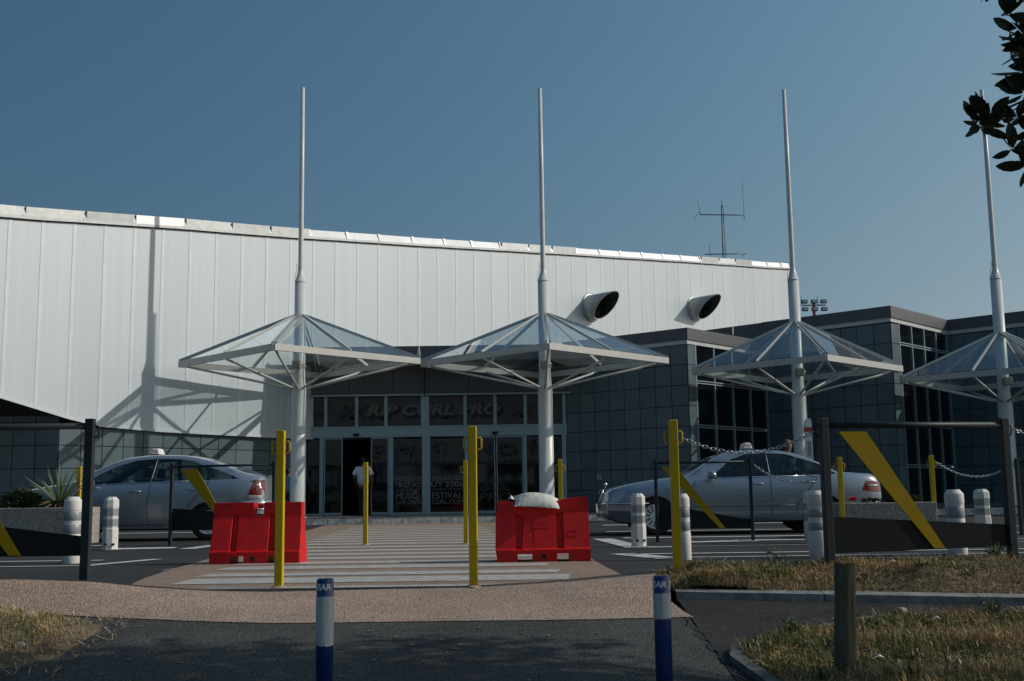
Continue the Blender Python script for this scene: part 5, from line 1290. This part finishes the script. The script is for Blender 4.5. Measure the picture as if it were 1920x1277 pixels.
def build_car(name, label, p, loc, rz, paint, wheelspokes):
    c = Car(p); L_ = p['L']; e = empty(name, label, "car", loc, rz, "silver taxis waiting at the kerb")
    xs_ = [0, .015, .04, .08, .14, .22] + [.3 + i * (L_ - .6) / 56 for i in range(57)] + [L_ - .22, L_ - .14, L_ - .08, L_ - .04, L_ - .015, L_]
    body = fixn(c.loft(xs_).build("car_body", paint))
    # wheel wells
    for wx in p['wheels']:
        for sd in (-1, 1):
            mb = MB(); mb.lathe([(.355, -.3), (.355, .3)], (wx, sd * .84, .30), 36, axis='y'); k = fixn(mb.build("cut", 'black')); k.parent = None
            boolean(body, k)
    # cabin cavity
    x0, x1 = p['cabin']
    cs_ = [x0 + (x1 - x0) * i / 34 for i in range(35)]
    k = fixn(c.loft(cs_, .035, lambda x: .32 if x < p['wheels'][1] - .42 else .72).build("cut", 'black')); boolean(body, k)
    for poly in p['windows']:
        mb = MB(); mb.prism(poly, -1.3, 1.3); k = fixn(mb.build("cut", 'black')); boolean(body, k)
    for (a, b, wa, wb) in p['screens']:
        mb = MB(); vs = [(a, -wa, .8), (b, -wb, .8), (b, wb, .8), (a, wa, .8)]; mb.add(vs + [(x, y, 2.0) for x, y, z in vs], [(3, 2, 1, 0), (4, 5, 6, 7), (0, 1, 5, 4), (1, 2, 6, 5), (2, 3, 7, 6), (3, 0, 4, 7)])
        k = fixn(mb.build("cut", 'black')); boolean(body, k)
    body.data.materials.clear(); body.data.materials.append(MT[paint])
    for f_ in body.data.polygons: f_.use_smooth = True; f_.material_index = 0
    body.data.set_sharp_from_angle(angle=R(38)); body.parent = e
    # side panes on both sides
    for poly in p['windows']:
        for sd in (-1, 1):
            cx = sum(q[0] for q in poly) / len(poly); cz = sum(q[1] for q in poly) / len(poly)
            pts = []
            for (a, b), (a2, b2) in zip(poly, poly[1:] + poly[:1]):
                for i in range(4): pts.append((a + (a2 - a) * i / 4, b + (b2 - b) * i / 4))
            vs = []
            for rg in (1.03, .55, 0.0):
                for a, b in (pts if rg else [(cx, cz)]):
                    x = cx + (a - cx) * rg; z = cz + (b - cz) * rg; vs.append((x, sd * (c.sidey(x, z) - .016), z))
            m_ = len(pts); mb = MB()
            mb.add(vs, [(i, (i + 1) % m_, (i + 1) % m_ + m_, i + m_) for i in range(m_)] + [(m_ + i, m_ + (i + 1) % m_, 2 * m_) for i in range(m_)], 0, True)
            mb.build("side_window", 'cglz', e)
    for nm, (a, b, wa, wb) in zip(("windscreen", "rear_window"), p['screens']):
        mb = MB(); rows = 8; cols = 8; vs = []
        for i in range(rows + 1):
            x = a - .03 + (b - a + .06) * i / rows; q = c.sec(x); ww = wa + (wb - wa) * i / rows + .03
            for j in range(cols + 1):
                y = -ww + 2 * ww * j / cols; zt_ = q[-1][1]
                for u_, v_ in zip(q[8:], q[9:]):
                    if v_[0] <= abs(y) <= u_[0]: zt_ = u_[1] + (v_[1] - u_[1]) * (u_[0] - abs(y)) / max(1e-6, u_[0] - v_[0]); break
                vs.append((x, y, zt_ - .015))
        mb.add(vs, [(i * (cols + 1) + j, i * (cols + 1) + j + 1, (i + 1) * (cols + 1) + j + 1, (i + 1) * (cols + 1) + j) for i in range(rows) for j in range(cols)], 0, True)
        mb.build(nm, 'cglz', e)
    # wheels
    for wx in p['wheels']:
        for sd in (-1, 1):
            we = bpy.data.objects.new("wheel", None); C.objects.link(we); we.parent = e; we.location = (wx, sd * .755, .31); we.rotation_euler = (0, random.uniform(0, 1), 0)
            if sd > 0: we.rotation_euler = (0, 0, math.pi)
            mb = MB(); mb.lathe([(.205, .09), (.25, .1), (.29, .095), (.308, .07), (.312, 0), (.308, -.07), (.29, -.095), (.25, -.1), (.205, -.09)], n=40, axis='y', cap=False); mb.build("tyre", 'tyre', we)
            mb = MB(); mb.lathe([(.208, .08), (.208, -.085), (.195, -.088), (.185, -.075), (.18, -.02), (.0, -.015)], n=36, axis='y', cap=False)
            mb.lathe([(.05, -.02), (.05, -.075), (.035, -.085), (0, -.085)], n=16, axis='y')
            for k in range(wheelspokes):
                t = 2 * math.pi * k / wheelspokes; d = Vector((math.cos(t), 0, math.sin(t))); mb.bar(d * .04 + Vector((0, -.068, 0)), d * .198 + Vector((0, -.076, 0)), .034 if wheelspokes < 9 else .028, .022, upv=(0, 1, 0))
            mb.build("rim", 'rim', we)
            mb = MB(); mb.lathe([(.175, -.018), (.0, -.0185)], n=24, axis='y'); mb.build("brake_disc", 'dgrey', we)
    # interior
    mb = MB(); mb.box(x0 + .05, x1 - .3, -.7, .7, .36, .55)
    mb.build("cabin_floor", 'inner', e)
    mb = MB(); mb.prism([(x0 + .02, .8), (x0 + .5, .92), (x0 + .45, .7), (x0 + .1, .6)], -.66, .66); mb.build("dashboard", 'inner', e)
    for sx, sy in ((p['seat'], -.36), (p['seat'], .36), (p['seat'] + .95, -.36), (p['seat'] + .95, .36)):
        mb = MB(); mb.prism([(sx - .45, .55), (sx, .55), (sx + .18, 1.06), (sx + .06, 1.07), (sx - .1, .68), (sx - .45, .68)], sy - .24, sy + .24); o = mb.build("seat", 'inner', e); bevel(o, .04)
        mb = MB(); mb.prism([(sx + .10, 1.09), (sx + .2, 1.09), (sx + .21, 1.26), (sx + .13, 1.27)], sy - .12, sy + .12); h_ = mb.build("headrest", 'inner', o); bevel(h_, .03)
    mb = MB(); mb.lathe([(.17, 0), (.19, .012), (.17, .024)], n=20); o = mb.build("steering_wheel", 'inner', e, (x0 + .62, -.36, .93)); o.rotation_euler = (0, R(-62), 0)
    # surface details on the near and far sides
    def sidepatch(poly, nm, m, off=.004, both=True, lab=None):
        for sd in ((-1, 1) if both else (-1,)):
            (a0, b0), (a1, b1), (a2, b2), (a3, b3) = poly; vs = []; N_ = 6
            for j in range(N_ + 1):
                for i in range(N_ + 1):
                    u, v = i / N_, j / N_
                    x = (a0 * (1 - u) + a1 * u) * (1 - v) + (a3 * (1 - u) + a2 * u) * v; z = (b0 * (1 - u) + b1 * u) * (1 - v) + (b3 * (1 - u) + b2 * u) * v
                    vs.append((x, sd * (c.sidey(x, z) + off), z))
            mb = MB(); mb.add(vs, [(j * (N_ + 1) + i, j * (N_ + 1) + i + 1, (j + 1) * (N_ + 1) + i + 1, (j + 1) * (N_ + 1) + i) for j in range(N_) for i in range(N_)], 0, True)
            o = mb.build(nm, m, e)
            if off > .006: sm = o.modifiers.new("s", 'SOLIDIFY'); sm.thickness = off * 1.2; sm.offset = -1 if sd < 0 else 1
    def seam(pts, nm="door_seam"):
        for sd in (-1, 1):
            q = []
            for (a, b), (a2, b2) in zip(pts, pts[1:]):
                for i in range(6): x = a + (a2 - a) * i / 6; z = b + (b2 - b) * i / 6; q.append((x, sd * (c.sidey(x, z) + .0005), z))
            mb = MB(); mb.tube(q, .0055, 5); mb.build(nm, 'black', e)
    for s_ in p['seams']: seam(s_)
    for poly, nm, m, off in p['patches']: sidepatch(poly, nm, m, off)
    for x, z in p['handles']:
        for sd in (-1, 1):
            y = c.sidey(x, z); mb = MB(); mb.tube([(x - .09, sd * (y + .002), z), (x - .07, sd * (y + .03), z + .004), (x + .07, sd * (y + .03), z + .006), (x + .09, sd * (y + .002), z + .004)], .014, 8); mb.build("door_handle", 'chrome', e)
    x, z = p['mirror']
    for sd in (-1, 1):
        y = c.sidey(x, z - .06); bm = bmesh.new(); bmesh.ops.create_uvsphere(bm, u_segments=16, v_segments=10, radius=1)
        for v in bm.verts: v.co = Vector((v.co.x * .085, v.co.y * .115, v.co.z * .072)) + Vector((x, sd * (y + .13), z))
        me = bpy.data.meshes.new("mirror"); bm.to_mesh(me); bm.free(); me.materials.append(MT[paint]); o = bpy.data.objects.new("mirror", me); C.objects.link(o); o.parent = e
        for f_ in me.polygons: f_.use_smooth = True
        mb = MB(); mb.lathe([(.0, 0), (.06, 0)], n=16); g_ = mb.build("mirror_glass", 'chrome', o, (x + .058, sd * (y + .13), z)); g_.rotation_euler = (0, R(90), 0)
    # glass trim lines
    for ln, m in p['trims']:
        for sd in (-1, 1):
            q = []
            for (a, b), (a2, b2) in zip(ln, ln[1:]):
                for i in range(4): xx = a + (a2 - a) * i / 4; zz = b + (b2 - b) * i / 4; q.append((xx, sd * (c.sidey(xx, zz) + .003), zz))
            mb = MB(); mb.tube(q, .009, 6); mb.build("window_trim", m, e)
    # bumpers: wrap strips around front and rear
    for z, m, x_ in p['bumpstrips']:
        q = []
        for sd in (-1, 1):
            rng = [.75, .5, .3, .2, .12, .06, .02, .0] if x_ == 'f' else [L_ - .6, L_ - .4, L_ - .25, L_ - .15, L_ - .08, L_ - .03, L_]
            seq = [(x, sd * (c.sidey(x, z) + .004), z) for x in rng]
            q += seq if sd < 0 else seq[::-1]
        mb = MB(); mb.tube(q, .016, 8); mb.build("bumper_strip", m, e)
    # taxi roof sign
    tx = p['sign']; zt_ = c.sec(tx)[-1][1]
    mb = MB(); w1, w2 = .085, .05
    vs = [(-w1, -.17, .03), (w1, -.17, .03), (w1, .17, .03), (-w1, .17, .03), (-w2, -.14, .14), (w2, -.14, .14), (w2, .14, .14), (-w2, .14, .14)]
    mb.add(vs, [(3, 2, 1, 0), (4, 5, 6, 7), (0, 1, 5, 4), (1, 2, 6, 5), (2, 3, 7, 6), (3, 0, 4, 7)]); sg = mb.build("taxi_sign", 'taxi_white', e, (tx, 0, zt_ - .01)); bevel(sg, .015)
    mb = MB(); mb.box(-.095, .095, -.18, .18, 0, .03); mb.build("sign_base", 'black', sg)
    t = text("lettering", "TAXI", .075, 'taxi_red', sg, .001, .001, 0, .11); t.location = (-.055, -.162, .055); t.rotation_euler = (R(76), 0, 0)
    for f_ in p['extra']: f_(e, c)
    return e
def grille(e, c):
    mb = MB(); mb.prism([(-.02, .52), (.03, .50), (.12, .745), (.06, .765)], -.26, .26); o = mb.build("grille", 'dgrey', e)
    for k in range(5):
        mb = MB(); z = .55 + .043 * k; x = -.028 + .018 * k; mb.bar((x, -.25, z), (x, .25, z), .012, .012); mb.build("grille_bar", 'chrome', o)
    mb = MB(); mb.tube([(-.028, -.27, .52), (.058, -.27, .765), (.058, .27, .765), (-.028, .27, .52), (-.028, -.27, .52)], .014, 8); mb.build("grille_frame", 'chrome', o)
    mb = MB(); mb.tube([(.12, 0, .77), (.125, 0, .84)], .005, 6); mb.lathe([(.0, -.006), (.03, -.003), (.03, .003), (0, .006)], (.125, 0, .865), 14, axis='y'); mb.build("bonnet_emblem", 'chrome', e)
def hatch_rear(e, c):
    mb = MB(); q = []
    for sd in (-1, 1): q += [(x, sd * (c.sidey(x, .62) + .01), .62) for x in ([4.1, 4.3, 4.45, 4.55, 4.61] if sd < 0 else [4.61, 4.55, 4.45, 4.3, 4.1])]
    mb.tube(q, .045, 8); mb.build("rear_bumper_lip", 'silver1', e)
    mb = MB(); mb.box(4.605, 4.615, -.26, .26, .70, .81); mb.build("number_plate", 'taxi_white', e)
    mb = MB(); mb.box(4.50, 4.56, -.45, .45, 1.075, 1.10); mb.build("tailgate_spoiler", 'silver1', e)
sedan = dict(L=4.80, wheels=(.86, 3.69), cabin=(1.42, 4.0), seat=2.35, sign=2.62, mirror=(1.80, .985),
    top=[(0, .60), (.05, .70), (.12, .765), (.3, .82), (.65, .895), (1.1, .955), (1.40, .99), (1.6, 1.10), (2.0, 1.325), (2.2, 1.385), (2.55, 1.425), (2.95, 1.415), (3.3, 1.355), (3.6, 1.24), (3.85, 1.11), (4.02, 1.03), (4.3, 1.005), (4.6, .985), (4.70, .94), (4.76, .84), (4.80, .70)],
    belt=[(0, .50), (.12, .66), (.4, .755), (.8, .83), (1.4, .915), (1.8, .925), (3.0, .945), (4.0, .95), (4.5, .93), (4.7, .86), (4.8, .62)],
    half=[(0, .50), (.04, .62), (.12, .72), (.3, .81), (.6, .865), (1.2, .90), (3.4, .90), (4.1, .87), (4.5, .81), (4.7, .72), (4.77, .62), (4.8, .50)],
    bot=[(0, .36), (.1, .27), (.35, .20), (1.3, .19), (3.3, .19), (4.3, .24), (4.7, .34), (4.8, .42)],
    windows=[[(1.80, .945), (2.785, .958), (2.785, 1.35), (2.45, 1.335), (2.20, 1.25)], [(2.835, .959), (3.40, .968), (3.43, 1.06), (3.40, 1.24), (3.15, 1.325), (2.835, 1.35)], [(3.45, .97), (3.95, .98), (3.82, 1.075), (3.64, 1.165), (3.46, 1.225)]],
    screens=[(1.56, 2.06, .62, .50), (3.45, 3.86, .46, .58)],
    seams=[[(1.56, .90), (1.47, .76), (1.46, .30)], [(2.815, .95), (2.815, .62), (2.80, .25)], [(3.42, .96), (3.62, .93), (3.45, .72), (3.26, .50), (3.22, .30)], [(1.46, .255), (3.2, .25)]],
    patches=[([(.10, .54), (.28, .56), (.40, .76), (.18, .73)], "headlight", 'clearlens', .004), ([(1.50, .47), (3.2, .48), (3.2, .535), (1.50, .525)], "side_moulding", 'silver2', .006), ([(1.50, .458), (3.2, .468), (3.2, .482), (1.50, .472)], "moulding_groove", 'trimplastic', .0065), ([(1.50, .526), (3.2, .536), (3.2, .543), (1.50, .533)], "moulding_groove", 'trimplastic', .0065), ([(2.78, .955), (2.84, .957), (2.84, 1.352), (2.78, 1.352)], "window_pillar", 'pillar_black', .003), ([(2.805, .955), (2.815, .955), (2.815, 1.352), (2.805, 1.352)], "pillar_strip", 'silver2', .0065), ([(3.395, .966), (3.455, .968), (3.465, 1.228), (3.398, 1.245)], "window_pillar", 'pillar_black', .003), ([(.03, .30), (.45, .26), (.45, .40), (.03, .42)], "lower_bumper", 'trimplastic', .003),
             ([(4.37, .70), (4.70, .66), (4.72, .84), (4.44, .86)], "tail_light", 'redlens', .004), ([(4.47, .775), (4.69, .76), (4.70, .79), (4.48, .80)], "reversing_lens", 'clearlens', .0065)],
    handles=[(2.60, .83), (3.47, .845)], trims=[([(1.80, .935), (3.96, .965)], 'chrome')],
    bumpstrips=[(.53, 'chrome', 'f'), (.50, 'chrome', 'r')], extra=[grille])
hatch = dict(L=4.60, wheels=(.93, 3.63), cabin=(1.15, 3.95), seat=2.25, sign=2.45, mirror=(1.62, 1.0),
    top=[(0, .64), (.05, .74), (.12, .82), (.3, .885), (.55, .935), (.8, .972), (1.1, 1.01), (1.22, 1.04), (1.5, 1.18), (1.85, 1.36), (2.15, 1.45), (2.6, 1.49), (3.1, 1.475), (3.5, 1.40), (3.9, 1.27), (4.25, 1.14), (4.40, 1.10), (4.48, 1.10), (4.53, 1.07), (4.57, .95), (4.60, .75)],
    belt=[(0, .50), (.12, .66), (.5, .77), (1.1, .90), (2.0, .95), (3.0, .985), (3.8, 1.02), (4.4, 1.0), (4.52, .9), (4.6, .65)],
    half=[(0, .52), (.05, .64), (.15, .74), (.4, .84), (.8, .885), (1.4, .90), (3.4, .90), (4.0, .885), (4.35, .85), (4.5, .79), (4.57, .72), (4.6, .62)],
    bot=[(0, .34), (.1, .25), (.35, .19), (1.3, .18), (3.3, .18), (4.1, .22), (4.5, .30), (4.6, .38)],
    windows=[[(1.44, .975), (2.585, 1.00), (2.63, 1.405), (2.3, 1.385), (1.95, 1.28), (1.68, 1.135)], [(2.655, 1.003), (3.61, 1.025), (3.56, 1.25), (3.32, 1.355), (3.0, 1.40), (2.695, 1.407)], [(3.65, 1.027), (4.16, 1.04), (3.92, 1.145), (3.65, 1.235)]],
    screens=[(1.30, 1.95, .66, .53), (3.52, 4.20, .50, .60)],
    seams=[[(1.40, .94), (1.32, .7), (1.34, .27)], [(2.64, 1.0), (2.58, .6), (2.62, .27)], [(3.64, 1.02), (3.60, .90), (3.34, .66), (3.22, .45), (3.2, .27)], [(1.34, .275), (3.2, .275)]],
    patches=[([(.08, .55), (.3, .58), (.42, .78), (.14, .72)], "headlight", 'clearlens', .004), ([(1.36, .515), (3.22, .525), (3.22, .555), (1.36, .545)], "side_moulding", 'silver1', .006), ([(2.58, .998), (2.66, 1.0), (2.70, 1.412), (2.622, 1.41)], "window_pillar", 'pillar_black', .003), ([(3.605, 1.022), (3.655, 1.024), (3.655, 1.24), (3.553, 1.255)], "window_pillar", 'pillar_black', .003), ([(2.618, 1.0), (2.630, 1.0), (2.668, 1.41), (2.656, 1.41)], "pillar_strip", 'silver1', .0065),
             ([(4.30, .74), (4.57, .735), (4.55, 1.0), (4.40, 1.005)], "tail_light", 'redlens', .004), ([(4.29, .705), (4.57, .70), (4.57, .755), (4.295, .76)], "tail_light_base", 'clearlens', .0065), ([(4.33, .99), (4.56, .985), (4.54, 1.02), (4.42, 1.025)], "tail_light_top", 'black', .0065)],
    handles=[(2.38, .845), (3.38, .865)], trims=[([(1.40, .965), (4.08, 1.035)], 'chrome')],
    bumpstrips=[(.46, 'trimplastic', 'f'), (.52, 'silver1', 'r')], extra=[hatch_rear])
build_car("parked_car", "silver saloon taxi with chrome grille parked right of the crosswalk", sedan, (1.475, 19.85, 0), R(1.5), 'silver2', 12)
build_car("parked_car", "silver hatchback taxi parked left of the crosswalk behind the white bollard", hatch, (-8.86, 20.4, 0), R(-1.0), 'silver1', 7)

# ---------------------------------------------------------------- people
def skin(name, m, J, E_, parent, sub=2):
    me = bpy.data.meshes.new(name); keys = list(J); me.from_pydata([J[k][0] for k in keys], [(keys.index(a), keys.index(b)) for a, b in E_], [])
    me.materials.append(MT[m]); o = bpy.data.objects.new(name, me); C.objects.link(o)
    sk = o.modifiers.new("skin", 'SKIN')
    for i, k in enumerate(keys):
        r_ = J[k][1]; sv = me.skin_vertices[0].data[i]; sv.radius = r_ if isinstance(r_, tuple) else (r_, r_); sv.use_root = (i == 0)
    s_ = o.modifiers.new("sub", 'SUBSURF'); s_.levels = sub; s_.render_levels = sub
    bpy.context.view_layer.update(); bake(o); o.parent = parent
    for f_ in o.data.polygons: f_.use_smooth = True
    o.data.materials.clear(); o.data.materials.append(MT[m]); return o
def person(label, loc, H_, rz, shirt, hair, group=None, walk=.1):
    e = empty("person", label, "person", loc, rz, group); k = H_ / 1.78
    def P(x, y, z): return (x * k, y * k, z * k)
    J = dict(pel=(P(0, 0, .95), (.15 * k, .10 * k)), wa=(P(0, .0, 1.10), (.135 * k, .09 * k)), ch=(P(0, .0, 1.32), (.165 * k, .105 * k)), nk=(P(0, .02, 1.49), .055 * k), hd0=(P(0, .0, 1.57), .065 * k), hd1=(P(0, -.005, 1.65), (.078 * k, .095 * k)), hd2=(P(0, .0, 1.73), (.06 * k, .07 * k)))
    E_ = [('pel', 'wa'), ('wa', 'ch'), ('ch', 'nk'), ('nk', 'hd0'), ('hd0', 'hd1'), ('hd1', 'hd2')]
    for s, n_ in ((-1, 'l'), (1, 'r')):
        w_ = walk * s
        J['sh' + n_] = (P(s * .17, .0, 1.43), .06 * k); J['el' + n_] = (P(s * .26, .03 + w_ * .4, 1.16), .042 * k); J['wr' + n_] = (P(s * .25, -.10 - w_ * .3, .98), .03 * k); J['pa' + n_] = (P(s * .245, -.15 - w_ * .3, .92), (.035 * k, .02 * k))
        J['hi' + n_] = (P(s * .09, .0, .88), .09 * k); J['kn' + n_] = (P(s * .10, -.03 - w_, .49), .058 * k); J['an' + n_] = (P(s * .10, .03 - w_ * 1.2, .08), .04 * k); J['to' + n_] = (P(s * .115, -.14 - w_ * 1.2, .03), .035 * k)
        E_ += [('ch', 'sh' + n_), ('sh' + n_, 'el' + n_), ('el' + n_, 'wr' + n_), ('wr' + n_, 'pa' + n_), ('pel', 'hi' + n_), ('hi' + n_, 'kn' + n_), ('kn' + n_, 'an' + n_), ('an' + n_, 'to' + n_)]
        for q in range(4):
            J['f%d' % q + n_] = (P(s * (.235 + .006 * q), -.17 - w_ * .3 + .012 * q, .85 - .004 * abs(q - 1.5)), .009 * k); E_.append(('pa' + n_, 'f%d' % q + n_))
        J['th' + n_] = (P(s * .215, -.185 - w_ * .3, .90), .010 * k); E_.append(('pa' + n_, 'th' + n_))
    body = skin("body", 'skin', J, E_, e)
    # features: nose, ears
    mb = MB(); mb.lathe([(.016 * k, -.115 * k), (.010 * k, -.10 * k)], (0, 0, 1.64 * k), 8, axis='y')
    mb.build("nose", 'skin', body)
    S_ = dict(pel=(P(0, 0, .88), (.215 * k, .14 * k)), wa=(P(0, 0, 1.10), (.20 * k, .13 * k)), ch=(P(0, .0, 1.33), (.21 * k, .13 * k)), nk=(P(0, .015, 1.475), (.075 * k, .065 * k)))
    SE = [('pel', 'wa'), ('wa', 'ch'), ('ch', 'nk')]
    for s, n_ in ((-1, 'l'), (1, 'r')):
        S_['s' + n_] = (P(s * .20, 0, 1.42), .09 * k); S_['e' + n_] = (P(s * .285, .02 + walk * s * .3, 1.20), .085 * k); SE += [('ch', 's' + n_), ('s' + n_, 'e' + n_)]
    skin("shirt", shirt, S_, SE, e)
    T_ = dict(pel=(P(0, 0, .94), (.16 * k, .115 * k)))
    TE = []
    for s, n_ in ((-1, 'l'), (1, 'r')):
        w_ = walk * s
        T_['h' + n_] = (P(s * .095, 0, .84), .105 * k); T_['k' + n_] = (P(s * .10, -.03 - w_, .49), .08 * k); T_['a' + n_] = (P(s * .10, .02 - w_ * 1.2, .07), .068 * k); TE += [('pel', 'h' + n_), ('h' + n_, 'k' + n_), ('k' + n_, 'a' + n_)]
    skin("trousers", 'trousers', T_, TE, e)
    bm = bmesh.new(); bmesh.ops.create_uvsphere(bm, u_segments=20, v_segments=14, radius=1)
    for v in bm.verts:
        q = v.co.copy(); f_ = 1 + .05 * noise.noise(q * 3); v.co = Vector((q.x * .093 * f_, q.y * .11 * f_ + .018, q.z * .105 * f_ + 1.68)) * k
        if q.y < -.35 and q.z < .35: v.co.y = .02 * k
    me = bpy.data.meshes.new("hair"); bm.to_mesh(me); bm.free(); me.materials.append(MT[hair])
    for f_ in me.polygons: f_.use_smooth = True
    o = bpy.data.objects.new("hair", me); C.objects.link(o); o.parent = e
    for s in (-1, 1):
        mb = MB(); y0 = .03 - walk * s * 1.2; mb.prism([(-.045, 0), (.045, 0), (.045, .06), (-.045, .07)], y0 - .20, y0 + .06)
        o = mb.build("shoe", 'black', e, (s * .105 * k, 0, 0)); bevel(o, .02)
    return e
person("person in pale blue short sleeved shirt walking through the entrance door, seen from behind", (-4.68, 35.2, .165), 1.80, R(180 - 6), 'shirt', 'hair')
person("person in a blue shirt mostly hidden between a yellow post and the left canopy mast", (-6.74, 33.9, .165), 1.44, R(150), 'shirtb', 'hair')
person("person hidden behind the right taxi with only brown hair showing above its roof", (5.83, 24, 0), 1.80, R(95), 'shirtb', 'hairb')

# ---------------------------------------------------------------- magnolia tree
tree = empty("magnolia_tree", "magnolia tree with big dark leaves hanging into the top right corner", "tree", (4.9, 5.6, soilz2(4.9, 5.6) - .05))
tb = Vector(tree.location)
mb = MB()
trunk = [(0, 0, 0), (.03, .02, .8), (-.05, 0, 1.7), (-.12, .05, 2.6), (-.1, .1, 3.6), (0, .1, 4.6)]
mb.tube(trunk, [.13, .11, .095, .08, .055, .02], 14)
rnd = random.Random(5)
tips = []
def inview(p): # keeps the crown out of the open view between the masts (a pruned side)
    if p.y < .3: return False
    return p.x < .448 * p.y and p.z < .70 + .50 * p.y and p.z > -1
cl = [(2.60, 6.0, 2.68), (2.66, 6.0, 2.72), (2.80, 6.0, 3.30), (2.88, 6.05, 3.24), (2.86, 6, 3.08), (2.84, 5.95, 2.95), (2.86, 6.0, 2.84), (2.83, 6.05, 2.72), (2.77, 6.0, 2.52), (2.85, 6.0, 2.43), (2.95, 6, 3.0), (2.97, 6.0, 2.75), (2.98, 5.95, 2.55), (2.95, 6, 3.38), (2.72, 6, 3.46), (2.62, 6.02, 2.66), (2.90, 6, 3.16), (2.90, 6, 2.90), (2.92, 6.05, 2.64), (2.90, 6, 2.35), (2.92, 6, 2.48), (2.97, 6.1, 3.2), (2.96, 6.1, 2.9), (3.0, 6.1, 2.5)]
def branch(a, b, r0, r1, mb):
    a, b = Vector(a), Vector(b); m_ = a.lerp(b, .5) + Vector((rnd.uniform(-.08, .08), rnd.uniform(-.08, .08), rnd.uniform(0, .1))); mb.tube([a, m_, b], [r0, (r0 + r1) / 2, r1], 7)
hub = Vector((3.6, 6.0, 3.0)) - tb
branch((-.12, .05, 2.7), hub, .045, .02, mb)
for c_ in cl:
    branch(hub + Vector((rnd.uniform(-.25, 0), 0, rnd.uniform(-.2, .2))), Vector(c_) - tb, .008, .003, mb); tips.append(Vector(c_))
for _ in range(270):
    while True:
        v = Vector((rnd.uniform(-1, 1), rnd.uniform(-1, 1), rnd.uniform(-1, 1)))
        if .2 < v.length < 1: break
    p = Vector((4.80 + v.x * 1.6, 6.15 + v.y * 1.1, 3.6 + v.z * 1.5))
    if p.x < .455 * p.y + .22 and p.z < .9 + .5 * p.y: continue
    if p.y > 7.15: continue
    st = Vector(trunk[2 + min(3, int((p.z - 2) / 1.1)) if p.z > 2 else 2]) ; branch(st, p - tb, .02, .004, mb); tips.append(p)
mb.build("trunk", 'bark', tree)
lf = MB()
for ti, p in enumerate(tips):
    near = ti < len(cl)
    for k in range(rnd.randint(7, 10) if near else 13):
        a = rnd.uniform(0, 6.283); t = rnd.uniform(.3, 2.0); d = Vector((math.cos(a) * math.sin(t), math.sin(a) * math.sin(t), math.cos(t)))
        if near and d.x < -.5 and rnd.random() < .35: d.x *= -.5; d.normalize()
        if not near: p0 = p + Vector((rnd.uniform(-.17, .17), rnd.uniform(-.17, .17), rnd.uniform(-.15, .15)))
        else: p0 = p.copy()
        sd = d.cross(Vector((rnd.uniform(-1, 1), rnd.uniform(-1, 1), rnd.uniform(-.2, 1)))).normalized(); L__ = rnd.uniform(.085, .165); wd = L__ * rnd.uniform(.19, .25); nn = d.cross(sd)
        cup = rnd.uniform(-.25, .25); vs = []
        st_ = [(0, .06), (.2, .7), (.45, 1.0), (.7, .85), (.88, .45), (1.0, 0.0)]
        for (u, w_) in st_:
            c0 = p0 + d * (L__ * u + .01) + nn * cup * L__ * u * u
            vs += [c0 - sd * wd * w_ + nn * wd * w_ * .35, c0, c0 + sd * wd * w_ + nn * wd * w_ * .35]
        lf.add([v - tb for v in vs], [(3 * i + j, 3 * i + j + 1, 3 * i + j + 4, 3 * i + j + 3) for i in range(5) for j in range(2)], 0, True)
lf.build("crown", 'mag_leaf', tree)
